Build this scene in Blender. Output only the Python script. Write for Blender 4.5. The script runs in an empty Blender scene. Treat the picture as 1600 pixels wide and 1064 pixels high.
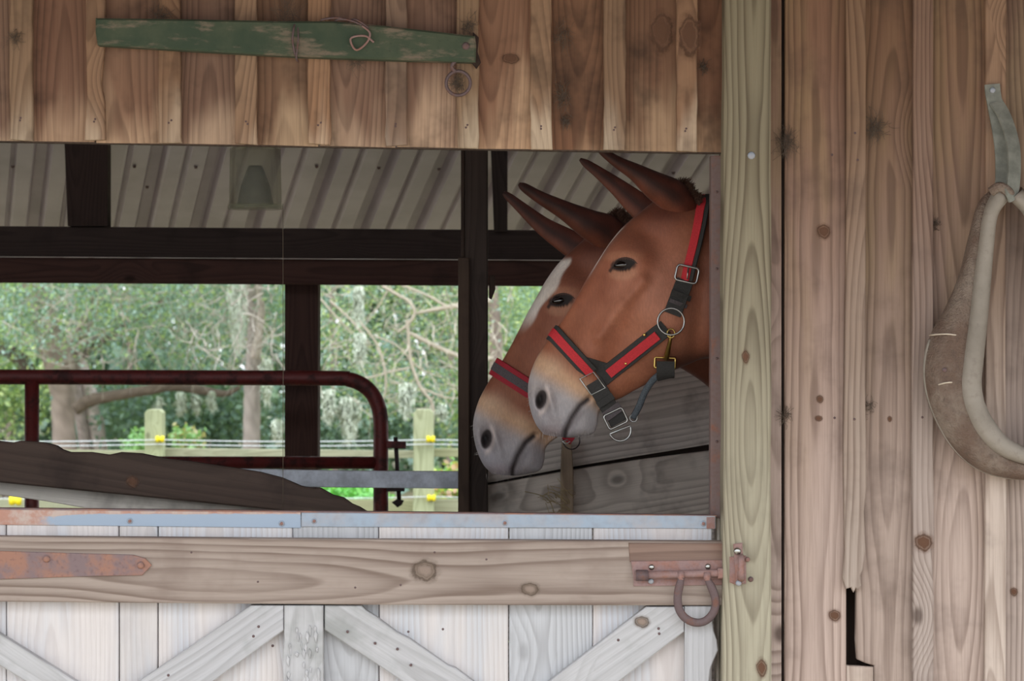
import bpy, bmesh, math, random
import numpy as np
from mathutils import Vector, Matrix, noise
from mathutils.kdtree import KDTree
random.seed(7); rng = np.random.default_rng(7)
S = bpy.context.scene; COL = S.collection
# ---------------------------------------------------------------- camera, sky, exposure
F = 4500.0; CY = -6.0; CZ = 1.6
cd = bpy.data.cameras.new('camera'); cam = bpy.data.objects.new('camera', cd); COL.objects.link(cam)
cam.location = (0, CY, CZ); cam.rotation_euler = (math.pi/2, 0, 0)
cd.sensor_width = 36; cd.lens = 36*F/1600; cd.clip_end = 500
S.camera = cam
cd.dof.use_dof = True; cd.dof.focus_distance = 6.25; cd.dof.aperture_fstop = 10
W = bpy.data.worlds.new('overcast_sky'); S.world = W; W.use_nodes = True
bg = W.node_tree.nodes['Background']; bg.inputs[0].default_value = (0.90, 0.95, 1.0, 1); bg.inputs[1].default_value = 1.0
sd = bpy.data.lights.new('sun', 'SUN'); sd.energy = .5; sd.angle = math.radians(50); sd.color = (1, .97, .9)
sun = bpy.data.objects.new('sun', sd); COL.objects.link(sun); sun.rotation_euler = (math.radians(36), math.radians(-14), 0)
S.view_settings.view_transform = 'Standard'; S.view_settings.look = 'None'; S.view_settings.gamma = 1
S.view_settings.use_curve_mapping = False; S.view_settings.exposure = 1.32
S.cycles.max_bounces = 8; S.cycles.diffuse_bounces = 5; S.cycles.transparent_max_bounces = 8
S.cycles.use_denoising = True

def P(px, py, Y):                       # photo measurement on the plane at depth Y -> metres
    s = (Y-CY)/F
    return Vector(((px-800)*s, Y, CZ+(532-py)*s))
def lin(c):
    return tuple((v/255/12.92 if v/255 <= .04045 else ((v/255+.055)/1.055)**2.4) for v in c) + (1,)

# ---------------------------------------------------------------- object helpers
def tag(o, label=None, cat=None, group=None, kind=None):
    if label: o['label'] = label
    if cat: o['category'] = cat
    if group: o['group'] = group
    if kind: o['kind'] = kind
    return o
def link(o, parent=None):
    COL.objects.link(o)
    if parent:
        o.parent = parent; o.matrix_parent_inverse = MW(parent).inverted()      # children keep world coordinates
    return o
def MW(o):
    return (MW(o.parent) @ o.matrix_parent_inverse if o.parent else Matrix.Identity(4)) @ o.matrix_basis
def empty(name, loc, label=None, cat=None, group=None, kind=None):
    o = bpy.data.objects.new(name, None); o.location = loc; o.empty_display_size = .05; COL.objects.link(o)
    return tag(o, label, cat, group, kind)
def mk(name, verts, faces, mat, parent=None, smooth=False, origin=None, rotz=0.0, attr=None, rot=None):
    """verts in world metres; origin moved to the centre; rot = grain angle (local Z along the grain)"""
    V = np.array(verts, float)
    c = V.mean(0) if origin is None else np.array(origin, float)
    L = V - c
    if rot:
        ca, sa = math.cos(-rot), math.sin(-rot)
        x = L[:, 0]*ca + L[:, 2]*sa; z = -L[:, 0]*sa + L[:, 2]*ca
        L = np.stack([x, L[:, 1], z], 1)
    me = bpy.data.meshes.new(name)
    me.from_pydata(L.tolist(), [], [list(map(int, f)) for f in faces])
    if attr is not None:
        a = me.color_attributes.new('col', 'FLOAT_COLOR', 'POINT'); a.data.foreach_set('color', np.asarray(attr, np.float32).ravel())
    if smooth: me.polygons.foreach_set('use_smooth', [True]*len(me.polygons))
    me.update()
    if mat: me.materials.append(mat)
    o = bpy.data.objects.new(name, me); o.location = c.tolist()
    if rot: o.rotation_euler = (0, rot, 0)
    return link(o, parent)
def fix_normals(o):
    bm = bmesh.new(); bm.from_mesh(o.data); bmesh.ops.recalc_face_normals(bm, faces=bm.faces[:]); bm.to_mesh(o.data); bm.free(); return o

def slab(name, pts, Yf, th, mat, parent=None, ch=.002, rot=0.0, world=False):
    """chamfered plank: outline pts (photo measurements on plane Yf), front face at Yf, thickness th going back"""
    Q = [(P(x, y, Yf).x, P(x, y, Yf).z) for x, y in pts] if not world else list(pts)
    A = sum(Q[i][0]*Q[(i+1) % len(Q)][1]-Q[(i+1) % len(Q)][0]*Q[i][1] for i in range(len(Q)))
    if A < 0: Q.reverse()
    n = len(Q); I = []
    for i in range(n):
        a, b, c = Vector(Q[i-1]), Vector(Q[i]), Vector(Q[(i+1) % n])
        d1 = (b-a).normalized(); d2 = (c-b).normalized()
        n1 = Vector((-d1.y, d1.x)); n2 = Vector((-d2.y, d2.x)); m = n1+n2
        m = m/max(m.length_squared/2, .6) if m.length > .1 else n1
        I.append((b.x+m.x*ch, b.y+m.y*ch))
    v = [(x, Yf, z) for x, z in I]+[(x, Yf+ch, z) for x, z in Q]+[(x, Yf+th, z) for x, z in Q]
    f = [list(range(n))]
    for k in (0, n):
        for i in range(n):
            j = (i+1) % n; f.append([k+i, k+n+i, k+n+j, k+j])
    f.append([2*n+i for i in range(n)][::-1])
    return mk(name, v, f, mat, parent, rot=rot)
def plank(name, x0, x1, y0, y1, Yf, th, mat, parent=None, rot=0.0, jit=1.0, n=4):
    """upright plank with slightly wandering edges (photo measurements); slight random lean keeps each one its own"""
    pts = []
    for i in range(n+1): pts.append((x0+random.uniform(-1, 1)*jit, y0+(y1-y0)*i/n))
    for i in range(n, -1, -1): pts.append((x1+random.uniform(-1, 1)*jit, y0+(y1-y0)*i/n))
    return slab(name, pts, Yf, th, mat, parent, rot=rot)
def box(name, x0, x1, y0, y1, z0, z1, mat, parent=None, ch=.003, rot=0):
    return slab(name, [(x0, z0), (x1, z0), (x1, z1), (x0, z1)], y0, y1-y0, mat, parent, ch=ch, world=True, rot=rot)

def spline(pts, n):
    """Catmull-Rom through pts (any dimension) -> n samples"""
    A = np.array(pts, float); m = len(A)
    E = np.vstack([2*A[0]-A[1], A, 2*A[-1]-A[-2]])
    t = np.linspace(0, m-1-1e-9, n); i = t.astype(int); u = (t-i)[:, None]
    p0, p1, p2, p3 = E[i], E[i+1], E[i+2], E[i+3]
    return .5*((2*p1)+(p2-p0)*u+(2*p0-5*p1+4*p2-p3)*u**2+(3*p1-p0-3*p2+p3)*u**3)
def tube_geo(pts, rad, seg=10, n=None, closed=False, flat=1.0, up=None):
    """tube along world pts; rad scalar or list"""
    C = np.array(pts, float)
    R = np.full(len(C), rad) if np.isscalar(rad) else np.array(rad, float)
    if n:
        D = spline(np.hstack([C, R[:, None]]), n); C, R = D[:, :3], np.maximum(D[:, 3], 1e-5)
    m = len(C); T = np.zeros_like(C)
    if closed: T = np.roll(C, -1, 0)-np.roll(C, 1, 0)
    else:
        T[1:-1] = C[2:]-C[:-2]; T[0] = C[1]-C[0]; T[-1] = C[-1]-C[-2]
    T /= np.linalg.norm(T, axis=1)[:, None]+1e-12
    U = np.array(up if up is not None else (0, 1, 0), float)
    V = []; ref = U
    for k in range(m):
        a = np.cross(T[k], ref)
        if np.linalg.norm(a) < .05: a = np.cross(T[k], (1, .2, .3))
        a /= np.linalg.norm(a); b = np.cross(a, T[k])
        for s in range(seg):
            t = 2*math.pi*s/seg; V.append(C[k]+R[k]*(a*math.cos(t)+b*flat*math.sin(t)))
    Fc = []
    for k in range(m if closed else m-1):
        for s in range(seg):
            a0 = k*seg+s; a1 = k*seg+(s+1) % seg; k2 = (k+1) % m
            Fc.append([a0, a1, k2*seg+(s+1) % seg, k2*seg+s])
    if not closed: Fc += [list(range(seg))[::-1], [(m-1)*seg+s for s in range(seg)]]
    return V, Fc
def tube(name, pts, rad, mat, parent=None, seg=10, n=None, closed=False, flat=1.0, up=None, attr=None):
    V, Fc = tube_geo(pts, rad, seg, n, closed, flat, up)
    return fix_normals(mk(name, V, Fc, mat, parent, smooth=True, attr=attr))
def merge(geos):
    V, Fc, k = [], [], 0
    for v, f in geos:
        V += [tuple(p) for p in v]; Fc += [[i+k for i in q] for q in f]; k += len(v)
    return V, Fc
def lathe(name, prof, c, mat, parent=None, seg=32, axis='z', smooth=True):
    """prof list of (r, h); axis z up or y (towards the viewer = -y)"""
    V, Fc = [], []
    for r, h in prof:
        for s in range(seg):
            t = 2*math.pi*s/seg
            if axis == 'z': V.append((c[0]+r*math.cos(t), c[1]+r*math.sin(t), c[2]+h))
            else: V.append((c[0]+r*math.cos(t), c[1]-h, c[2]+r*math.sin(t)))
    for k in range(len(prof)-1):
        for s in range(seg):
            s2 = (s+1) % seg; Fc.append([k*seg+s, k*seg+s2, (k+1)*seg+s2, (k+1)*seg+s])
    return fix_normals(mk(name, V, Fc, mat, parent, smooth=smooth))
def bolt_head(name, px, py, Y, r, mat, parent, h=.004):
    c = P(px, py, Y)
    return lathe(name, [(0.0001, h), (r*.7, h), (r, h*.5), (r, -h), (0.0001, -h)], c, mat, parent, seg=10, axis='y')
def arc(cx, cy, r, a0, a1, n):
    return [(cx+r*math.cos(math.radians(a0+(a1-a0)*i/(n-1))), cy-r*math.sin(math.radians(a0+(a1-a0)*i/(n-1)))) for i in range(n)]

# ---------------------------------------------------------------- material helpers
class NT:
    def __init__(s, name):
        s.m = bpy.data.materials.new(name); s.m.use_nodes = True; s.t = s.m.node_tree; s.t.nodes.clear()
        s.out = s.t.nodes.new('ShaderNodeOutputMaterial')
    def n(s, typ, **k):
        nd = s.t.nodes.new('ShaderNode'+typ)
        for a, v in k.items(): setattr(nd, a, v)
        return nd
    def set(s, sock, v):
        if hasattr(v, 'links') or isinstance(v, bpy.types.NodeSocket): s.t.links.new(v, sock)
        elif isinstance(v, (tuple, list)) and len(v) == 3 and sock.type == 'RGBA': sock.default_value = tuple(v)+(1,)
        else: sock.default_value = v
    def math(s, op, a, b=0.0, c=None, clamp=False):
        nd = s.n('Math', operation=op, use_clamp=clamp); s.set(nd.inputs[0], a); s.set(nd.inputs[1], b)
        if c is not None: s.set(nd.inputs[2], c)
        return nd.outputs[0]
    def vm(s, op, a, b=(0, 0, 0), o=0):
        nd = s.n('VectorMath', operation=op); s.set(nd.inputs[0], a); s.set(nd.inputs[1], b); return nd.outputs[o]
    def noise(s, vec, scale, detail=3, rough=.5, dim='3D', dist=0.0):
        nd = s.n('TexNoise', noise_dimensions=dim)
        if vec is not None: s.set(nd.inputs['Vector'], vec)
        nd.inputs['Scale'].default_value = scale; nd.inputs['Detail'].default_value = detail; nd.inputs['Roughness'].default_value = rough
        nd.inputs['Distortion'].default_value = dist
        return nd.outputs['Fac']
    def ramp(s, f, lo, hi, a=0.0, b=1.0, smooth=True):
        nd = s.n('MapRange', interpolation_type='SMOOTHSTEP' if smooth else 'LINEAR')
        s.set(nd.inputs[0], f); nd.inputs[1].default_value = lo; nd.inputs[2].default_value = hi
        s.set(nd.inputs[3], a); s.set(nd.inputs[4], b); return nd.outputs[0]
    def mix(s, f, a, b, blend='MIX'):
        nd = s.n('Mix', data_type='RGBA', blend_type=blend); s.set(nd.inputs[0], f); s.set(nd.inputs[6], a); s.set(nd.inputs[7], b)
        return nd.outputs[2]
    def comb(s, x, y, z):
        nd = s.n('CombineXYZ'); s.set(nd.inputs[0], x); s.set(nd.inputs[1], y); s.set(nd.inputs[2], z); return nd.outputs[0]
    def bump(s, h, strength=.4, dist=.002):
        nd = s.n('Bump'); nd.inputs['Strength'].default_value = strength; nd.inputs['Distance'].default_value = dist
        s.set(nd.inputs['Height'], h); return nd.outputs[0]
    def bsdf(s, col, rough=.7, metal=0.0, normal=None, **k):
        b = s.n('BsdfPrincipled'); s.set(b.inputs['Base Color'], col); s.set(b.inputs['Roughness'], rough); s.set(b.inputs['Metallic'], metal)
        if normal is not None: s.set(b.inputs['Normal'], normal)
        for a, v in k.items(): s.set(b.inputs[a.replace('_', ' ')], v)
        s.t.links.new(b.outputs[0], s.out.inputs[0]); return s.m

def wood(name, light, dark, grey=None, gz=None, ring=.0085, knots=1.0, dirt=.5, rough=.85, contrast=1.0, dirtcol=(38, 30, 27), tintvar=.18, bump=.5, var2=None):
    """sawn softwood: annual rings cut by the board face, knots, fibres, dirt. grey weathers in below height gz=(z0 fully grey, z1 none)"""
    t = NT(name)
    tc = t.n('TexCoord').outputs['Object']; rnd = t.n('ObjectInfo').outputs['Random']
    sx = t.n('SeparateXYZ'); t.set(sx.inputs[0], tc)
    rz = t.math('MULTIPLY', rnd, 57.3); r2 = t.math('FRACT', t.math('MULTIPLY', rnd, 91.7)); r3 = t.math('FRACT', t.math('MULTIPLY', rnd, 517.3))
    X, Y, Z = sx.outputs
    Zo = t.math('ADD', Z, rz)
    p = t.comb(X, t.math('ADD', Y, t.math('MULTIPLY', r2, 9)), Zo)
    # slow wander
    w1 = t.noise(t.comb(t.math('MULTIPLY', X, 2), 0.0, t.math('MULTIPLY', Zo, .9)), 1.0, 1)
    w2 = t.noise(t.comb(t.math('MULTIPLY', X, 14), Y, t.math('MULTIPLY', Zo, 2.2)), 1.0, 2)
    # knots
    vor = t.n('TexVoronoi', voronoi_dimensions='2D', feature='F1'); t.set(vor.inputs['Vector'], t.comb(t.math('ADD', t.math('MULTIPLY', X, 4.2), t.math('MULTIPLY', r3, 7)), t.math('MULTIPLY', Zo, 2.6), 0.0))
    vor.inputs['Scale'].default_value = 1.0; vor.inputs['Randomness'].default_value = 1.0
    vc = t.n('SeparateColor'); t.set(vc.inputs[0], vor.outputs['Color'])
    kd = t.math('ADD', vor.outputs['Distance'], t.ramp(vc.outputs[0], .22, .24, 0.0, 1.0))
    infl = t.ramp(kd, .0, .34, 1.0, 0.0)
    y0 = t.math('ADD', t.math('MULTIPLY_ADD', w1, .16, -.045), t.math('MULTIPLY', r2, .02))
    xo = t.math('ADD', X, t.math('MULTIPLY_ADD', r3, .07, -.035))
    rr = t.math('SQRT', t.math('ADD', t.math('MULTIPLY', xo, xo), t.math('MULTIPLY', y0, y0)))
    rr = t.math('ADD', rr, t.math('MULTIPLY', w2, .016))
    rr = t.math('ADD', rr, t.math('MULTIPLY', infl, .035*knots))
    ph = t.math('FRACT', t.math('DIVIDE', rr, ring))
    ringm = t.math('POWER', t.ramp(ph, 0.0, .78, 0.0, 1.0, False), 2.2)
    ringm = t.math('MULTIPLY', ringm, t.ramp(ph, .86, 1.0, 1.0, 0.0))
    fib = t.noise(t.comb(t.math('MULTIPLY', X, 260), t.math('MULTIPLY', Y, 260), t.math('MULTIPLY', Zo, 7)), 1.0, 3, .6)
    blot = t.noise(p, 7, 4, .6); big = t.noise(t.comb(t.math('MULTIPLY', X, 9), Y, t.math('MULTIPLY', Zo, 1.8)), 1.0, 3, .55)
    rm = t.math('MULTIPLY', ringm, t.ramp(big, .3, .65, .45, 1.0))
    L, D = lin(light), lin(dark)
    col = t.mix(t.math('MULTIPLY', rm, .62*contrast), L, D)
    if var2 is not None: col = t.mix(t.math('MULTIPLY', t.ramp(big, .42, .66), .75), col, t.mix(t.math('MULTIPLY', rm, .5), lin(var2), D))
    if grey is not None:
        pos = t.n('SeparateXYZ'); t.set(pos.inputs[0], t.n('NewGeometry').outputs['Position'])
        h = t.math('ADD', pos.outputs[2], t.math('MULTIPLY_ADD', big, .7, -.35))
        gcol = t.mix(t.math('MULTIPLY', rm, .38*contrast), lin(grey), D)
        col = t.mix(t.ramp(h, gz[0], gz[1], 1.0, 0.0), col, gcol)
    kcol = tuple(x*.45 for x in D[:3])+(1,)
    col = t.mix(t.math('MULTIPLY', t.ramp(kd, .02, .07, 1.0, 0.0), .7*knots, clamp=True), col, kcol)
    col = t.mix(t.ramp(fib, .35, .75, 0.0, .22), col, D)
    dm = t.math('MULTIPLY', t.ramp(blot, .50, .74), dirt)
    col = t.mix(dm, col, lin(dirtcol))
    hs = t.n('HueSaturation'); t.set(hs.inputs['Color'], col)
    t.set(hs.inputs['Value'], t.math('MULTIPLY_ADD', r3, tintvar*2, 1-tintvar)); t.set(hs.inputs['Saturation'], t.math('MULTIPLY_ADD', r2, .25, .78))
    t.set(hs.inputs['Hue'], t.math('MULTIPLY_ADD', rnd, .010, .495))
    hgt = t.math('ADD', t.math('MULTIPLY', ringm, .6), fib)
    return t.bsdf(hs.outputs[0], rough, normal=t.bump(hgt, bump, .0012), Specular_IOR_Level=.25)

def metal(name, col, col2, amt=(.45, .6), rough=.55, met=.6, scale=30, edge=None, bump=.3):
    t = NT(name); tc = t.n('TexCoord').outputs['Object']
    n1 = t.noise(tc, scale, 5, .65); n2 = t.noise(tc, scale*6, 3)
    f = t.ramp(n1, amt[0], amt[1])
    c = t.mix(f, lin(col), lin(col2)); c = t.mix(t.ramp(n2, .4, .8, 0.0, .3), c, tuple(x*.5 for x in lin(col2)[:3])+(1,))
    return t.bsdf(c, t.math('MULTIPLY_ADD', f, .25, rough), t.math('MULTIPLY_ADD', f, -met*.8, met), t.bump(n2, bump, .0008))
def plain(name, col, rough=.6, met=0.0, var=.15, scale=60, bump=.15, **k):
    t = NT(name); tc = t.n('TexCoord').outputs['Object']; n = t.noise(tc, scale, 4, .6)
    b = lin(col)[:3]; c = t.mix(t.ramp(n, .3, .7), tuple(x*(1-var) for x in b)+(1,), tuple(min(1, x*(1+var)) for x in b)+(1,))
    return t.bsdf(c, rough, met, t.bump(n, bump, .001), **k)
def attrmat(name, rough=.7, transl=0.0, fur=False, **k):
    t = NT(name); a = t.n('VertexColor', layer_name='col').outputs['Color']
    tc = t.n('TexCoord').outputs['Object']
    if fur:
        n1 = t.noise(tc, 14, 4, .6); n2 = t.noise(tc, 420, 2, .6); n3 = t.noise(t.vm('MULTIPLY', tc, (260, 260, 60)), 1.0, 2)
        c = t.mix(t.ramp(n1, .35, .7, 0.0, .35), a, t.mix(1.0, a, (.62, .5, .42, 1), 'MULTIPLY'))
        c = t.mix(t.ramp(n3, .35, .7, 0.0, .3), c, t.mix(1.0, c, (1.5, 1.45, 1.4, 1), 'MULTIPLY'))
        return t.bsdf(c, rough, normal=t.bump(t.math('ADD', n2, n3), .35, .0012), Sheen_Weight=.08, Sheen_Roughness=.4, Specular_IOR_Level=.3)
    if transl:
        d = t.n('BsdfDiffuse'); t.set(d.inputs[0], a); tr = t.n('BsdfTranslucent'); t.set(tr.inputs[0], t.mix(.4, a, (.45, .6, .12, 1)))
        g = t.n('BsdfGlossy'); g.inputs['Roughness'].default_value = .45; g.inputs[0].default_value = (.6, .68, .72, 1)
        ms = t.n('MixShader'); ms.inputs[0].default_value = transl; t.set(ms.inputs[1], d.outputs[0]); t.set(ms.inputs[2], tr.outputs[0])
        m2 = t.n('MixShader'); m2.inputs[0].default_value = .12; t.set(m2.inputs[1], ms.outputs[0]); t.set(m2.inputs[2], g.outputs[0])
        t.t.links.new(m2.outputs[0], t.out.inputs[0]); return t.m
    return t.bsdf(a, rough, **k)

M = {}
M['header'] = wood('warm brown board', (132, 98, 76), (80, 56, 44), grey=(180, 148, 118), gz=(2.00, 2.14), dirt=.6, var2=(126, 90, 68), contrast=.95)  # weathered paler at the foot; brown above darkened to add to the eave's shade
M['headbat'] = wood('tan batten', (148, 116, 90), (98, 74, 58), grey=(190, 168, 144), gz=(1.98, 2.12), dirt=.5, ring=.007)
M['wallb'] = wood('right wall board', (134, 100, 80), (86, 62, 50), grey=(186, 166, 156), gz=(.95, 2.25), dirt=.35, var2=(152, 126, 94), ring=.010, contrast=1.35, dirtcol=(70, 55, 50))  # grey weathering below; upper tone darkened to deepen the shade under the eave
M['wallbat'] = wood('right wall batten', (150, 118, 96), (100, 74, 60), grey=(190, 174, 164), gz=(1.0, 2.2), dirt=.35, ring=.008, dirtcol=(90, 75, 70), contrast=1.3)
M['post'] = wood('treated pine post', (138, 128, 102), (96, 84, 64), grey=(172, 165, 142), gz=(.8, 2.1), dirt=.25, ring=.009, contrast=1.6, tintvar=.0, dirtcol=(110, 105, 90))
M['door'] = wood('pale weathered plank', (210, 204, 203), (172, 162, 160), dirt=.25, dirtcol=(170, 165, 170), knots=.6, contrast=.55, tintvar=.06, ring=.010, var2=(190, 197, 208))
M['doorgrey'] = wood('grey weathered plank', (186, 188, 194), (140, 138, 142), dirt=.3, dirtcol=(130, 130, 135), knots=.4, contrast=.8, tintvar=.04)
M['rail'] = wood('weathered brown rail', (164, 151, 142), (98, 80, 70), dirt=.4, dirtcol=(120, 104, 96), ring=.012, contrast=1.1, tintvar=.02, knots=1.0)
M['brace'] = wood('weathered grey brace', (190, 190, 194), (136, 134, 134), dirt=.6, dirtcol=(134, 138, 134), contrast=.6, tintvar=.04, ring=.012)
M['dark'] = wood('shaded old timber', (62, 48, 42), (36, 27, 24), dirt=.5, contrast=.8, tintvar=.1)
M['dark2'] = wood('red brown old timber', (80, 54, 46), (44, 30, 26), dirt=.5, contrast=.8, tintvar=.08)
M['part'] = wood('grey partition board', (224, 214, 202), (146, 132, 120), dirt=.6, dirtcol=(96, 86, 78), ring=.014, tintvar=.05)
M['chew'] = wood('dark chewed plank', (78, 63, 54), (50, 40, 34), dirt=.5, ring=.016, tintvar=.02, contrast=.8)
M['stick'] = wood('tan stick', (168, 146, 122), (120, 98, 78), dirt=.3)
M['fence'] = wood('sunbleached fence timber', (162, 164, 132), (120, 120, 90), dirt=.5, dirtcol=(130, 140, 110), tintvar=.05)
M['fencepost'] = wood('greenish fence post', (170, 176, 142), (130, 134, 100), dirt=.3, dirtcol=(110, 120, 90), tintvar=.05)
M['rust'] = metal('rusted iron', (148, 122, 120), (150, 112, 102), (.42, .66), rough=.75, met=.08, scale=28)
M['rustdark'] = metal('brown iron', (104, 88, 90), (118, 84, 74), (.5, .7), rough=.65, met=.3, scale=40)
M['jamb'] = metal('purple brown steel', (118, 100, 98), (140, 96, 80), (.5, .72), rough=.7, met=.15, scale=22)
M['galv'] = metal('galvanised steel', (150, 165, 182), (172, 166, 168), (.4, .7), rough=.5, met=.25, scale=8, bump=.1)
M['silver'] = plain('nickel plated', (165, 165, 162), .3, 1.0, .1)
M['brass'] = plain('brass', (196, 168, 96), .3, 1.0, .1)
M['gate'] = metal('red painted pipe', (104, 34, 32), (64, 30, 28), (.45, .65), rough=.5, met=.1, scale=25)
M['lugs'] = plain('dark iron', (52, 40, 40), .6, .4)
M['greyplank'] = plain('grey painted plank', (196, 202, 212), .8, var=.25, scale=25, bump=.4)
M['black'] = plain('black nylon webbing', (52, 50, 48), .8, var=.25, scale=400, bump=.5)
M['grey_web'] = plain('dark grey webbing', (84, 76, 78), .8, var=.25, scale=400, bump=.5)
M['red'] = plain('red webbing', (196, 44, 52), .75, var=.15, scale=400, bump=.5)
M['crimson'] = plain('crimson webbing', (160, 28, 44), .75, var=.15, scale=400, bump=.5)
M['rope'] = plain('blue grey strap', (78, 84, 90), .8, var=.3, scale=300, bump=.5)
M['yellow'] = plain('yellow plastic insulator', (240, 220, 30), .45, var=.1)
M['wire'] = plain('pale fence wire', (214, 220, 224), .5, .3)
M['thread'] = plain('brown thread', (92, 80, 66), .9)
M['hay'] = plain('dry hay', (176, 156, 112), .9, var=.3)
M['fur'] = attrmat('mule coat', .58, fur=True)
M['leaf'] = attrmat('leaf', transl=.35)
M['bark'] = attrmat('bark', .9)
M['eye'] = plain('dark wet eye', (22, 14, 11), .12, 0, .2, bump=0, Coat_Weight=1.0, Coat_Roughness=.03)

# leather of the collar
t = NT('old dusty leather'); tc = t.n('TexCoord').outputs['Object']
n1 = t.noise(tc, 9, 5, .6); n2 = t.noise(tc, 60, 4, .6); n3 = t.noise(tc, 240, 2)
c = t.mix(t.ramp(n1, .38, .62), lin((104, 84, 72)), lin((134, 120, 108))); c = t.mix(t.ramp(n2, .45, .75, 0.0, .6), c, lin((84, 70, 62)))
M['leather'] = t.bsdf(c, .75, normal=t.bump(t.math('ADD', n2, n3), .9, .004))
t = NT('grey roll leather'); tc = t.n('TexCoord').outputs['Object']
n1 = t.noise(tc, 8, 5, .6); n2 = t.noise(tc, 70, 4, .6)
c = t.mix(t.ramp(n1, .35, .65), lin((128, 120, 110)), lin((146, 138, 128))); c = t.mix(t.ramp(n2, .5, .8, 0.0, .5), c, lin((112, 100, 92)))
M['rimleather'] = t.bsdf(c, .7, normal=t.bump(n2, .4, .002))
M['strapl'] = plain('grey green strap leather', (124, 126, 118), .65, var=.25, scale=30, bump=.4)
M['stitch'] = plain('pale stitching', (196, 184, 168), .8)
# corrugated roof
t = NT('roof sheet'); tc = t.n('TexCoord').outputs['Object']; n1 = t.noise(tc, 3, 4, .6); n2 = t.noise(tc, 60, 3)
c = t.mix(t.ramp(n1, .35, .7), lin((208, 196, 208)), lin((190, 179, 190)))
M['roof'] = t.bsdf(c, .6, .15)
# green paint on timber
t = NT('flaking green paint'); tc = t.n('TexCoord').outputs['Object']
n1 = t.noise(t.vm('MULTIPLY', tc, (30, 30, 9)), 1.0, 5, .65); n2 = t.noise(tc, 120, 4, .6); n3 = t.noise(tc, 12, 4, .6)
c = t.mix(t.ramp(n3, .35, .65), lin((54, 70, 54)), lin((72, 82, 64)))
c = t.mix(t.ramp(n1, .50, .64, 0.0, .75), c, lin((128, 112, 98))); c = t.mix(t.ramp(n2, .6, .75, 0.0, .6), c, lin((50, 55, 46)))
M['green'] = t.bsdf(c, .8, normal=t.bump(n1, .5, .002))
# galvanised with rust at the left end (local long axis z)
t = NT('galvanised with rusty end'); tc = t.n('TexCoord').outputs['Object']
n1 = t.noise(tc, 18, 5, .65); sx = t.n('SeparateXYZ'); t.set(sx.inputs[0], t.n('NewGeometry').outputs['Position'])
e = t.math('ADD', t.ramp(sx.outputs[0], -1.08, -.86, 1.0, 0.0), t.ramp(sx.outputs[2], 1.232, 1.243, 0.0, .75))
f = t.ramp(t.math('ADD', e, t.math('MULTIPLY_ADD', n1, 1.2, -.6)), .4, .62)
c = t.mix(f, lin((152, 168, 188)), t.mix(t.ramp(n1, .4, .6), lin((176, 132, 116)), lin((186, 168, 160))))
M['galvrust'] = t.bsdf(c, .6, .1)
# hinge: rust orange / purple
t = NT('rusty strap hinge'); tc = t.n('TexCoord').outputs['Object']; n1 = t.noise(tc, 14, 5, .6); n2 = t.noise(tc, 120, 4)
c = t.mix(t.ramp(n1, .42, .6), lin((128, 110, 112)), lin((156, 116, 100))); c = t.mix(t.ramp(n2, .5, .8, 0.0, .5), c, lin((96, 76, 80)))
M['hinge'] = t.bsdf(c, .8, .1, t.bump(n2, .4, .001))
# rust-stained wood under the bolt
# glass
t = NT('dusty green glass'); g = t.n('BsdfGlass'); g.inputs[0].default_value = (.9, .91, .88, 1); g.inputs['Roughness'].default_value = .08; g.inputs['IOR'].default_value = 1.2
tr = t.n('BsdfTransparent'); tr.inputs[0].default_value = (.93, .93, .90, 1); d = t.n('BsdfDiffuse'); d.inputs[0].default_value = lin((120, 120, 114))
m1 = t.n('MixShader'); m1.inputs[0].default_value = .15; t.set(m1.inputs[1], tr.outputs[0]); t.set(m1.inputs[2], g.outputs[0])
m2 = t.n('MixShader'); m2.inputs[0].default_value = .07; t.set(m2.inputs[1], m1.outputs[0]); t.set(m2.inputs[2], d.outputs[0]); t.t.links.new(m2.outputs[0], t.out.inputs[0])
M['glass'] = t.m
# ground
t = NT('barn yard ground'); tc = t.n('TexCoord').outputs['Object']; n1 = t.noise(tc, .6, 5, .6); n2 = t.noise(tc, 12, 5, .6)
c = t.mix(t.ramp(n1, .35, .65), lin((122, 126, 92)), lin((140, 124, 104))); c = t.mix(t.ramp(n2, .4, .7, 0.0, .5), c, lin((92, 96, 62)))
M['ground'] = t.bsdf(c, .95, normal=t.bump(n2, .6, .02))
t = NT('pale sand'); tc = t.n('TexCoord').outputs['Object']; n2 = t.noise(tc, 6, 5, .6)
M['bounce_sand'] = t.bsdf(t.mix(t.ramp(n2, .35, .65), lin((196, 184, 164)), lin((172, 158, 138))), .95, normal=t.bump(n2, .6, .02))
t = NT('stall dirt floor'); tc = t.n('TexCoord').outputs['Object']; n2 = t.noise(tc, 9, 5, .6)
M['dirt'] = t.bsdf(t.mix(t.ramp(n2, .35, .65), lin((120, 100, 82)), lin((92, 76, 64))), .95, normal=t.bump(n2, .6, .02))

# ================================================================ SETTING
def st(o, label=None): return tag(o, label, None, None, 'structure')
g = mk('ground', [(-60, -20, 0), (60, -20, 0), (60, 80, 0), (-60, 80, 0)], [[0, 1, 2, 3]], M['ground']); st(g, 'grass and leaf litter ground around and behind the barn')
fl = mk('floor', [(-3.3, .05, .01), (3.3, .05, .01), (3.3, 3.45, .01), (-3.3, 3.45, .01)], [[0, 1, 2, 3]], M['dirt']); st(fl, 'dirt floor inside the barn')

fy = mk('front_yard', [(-30, -20, .004), (30, -20, .004), (30, -.12, .004), (-30, -.12, .004)], [[0, 1, 2, 3]], M['bounce_sand']); fy.name = 'ground_front'; st(fy, 'unseen front yard, made pale to bounce light into the barn')  # out-of-view ground, paled to throw light up into the stalls
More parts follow.
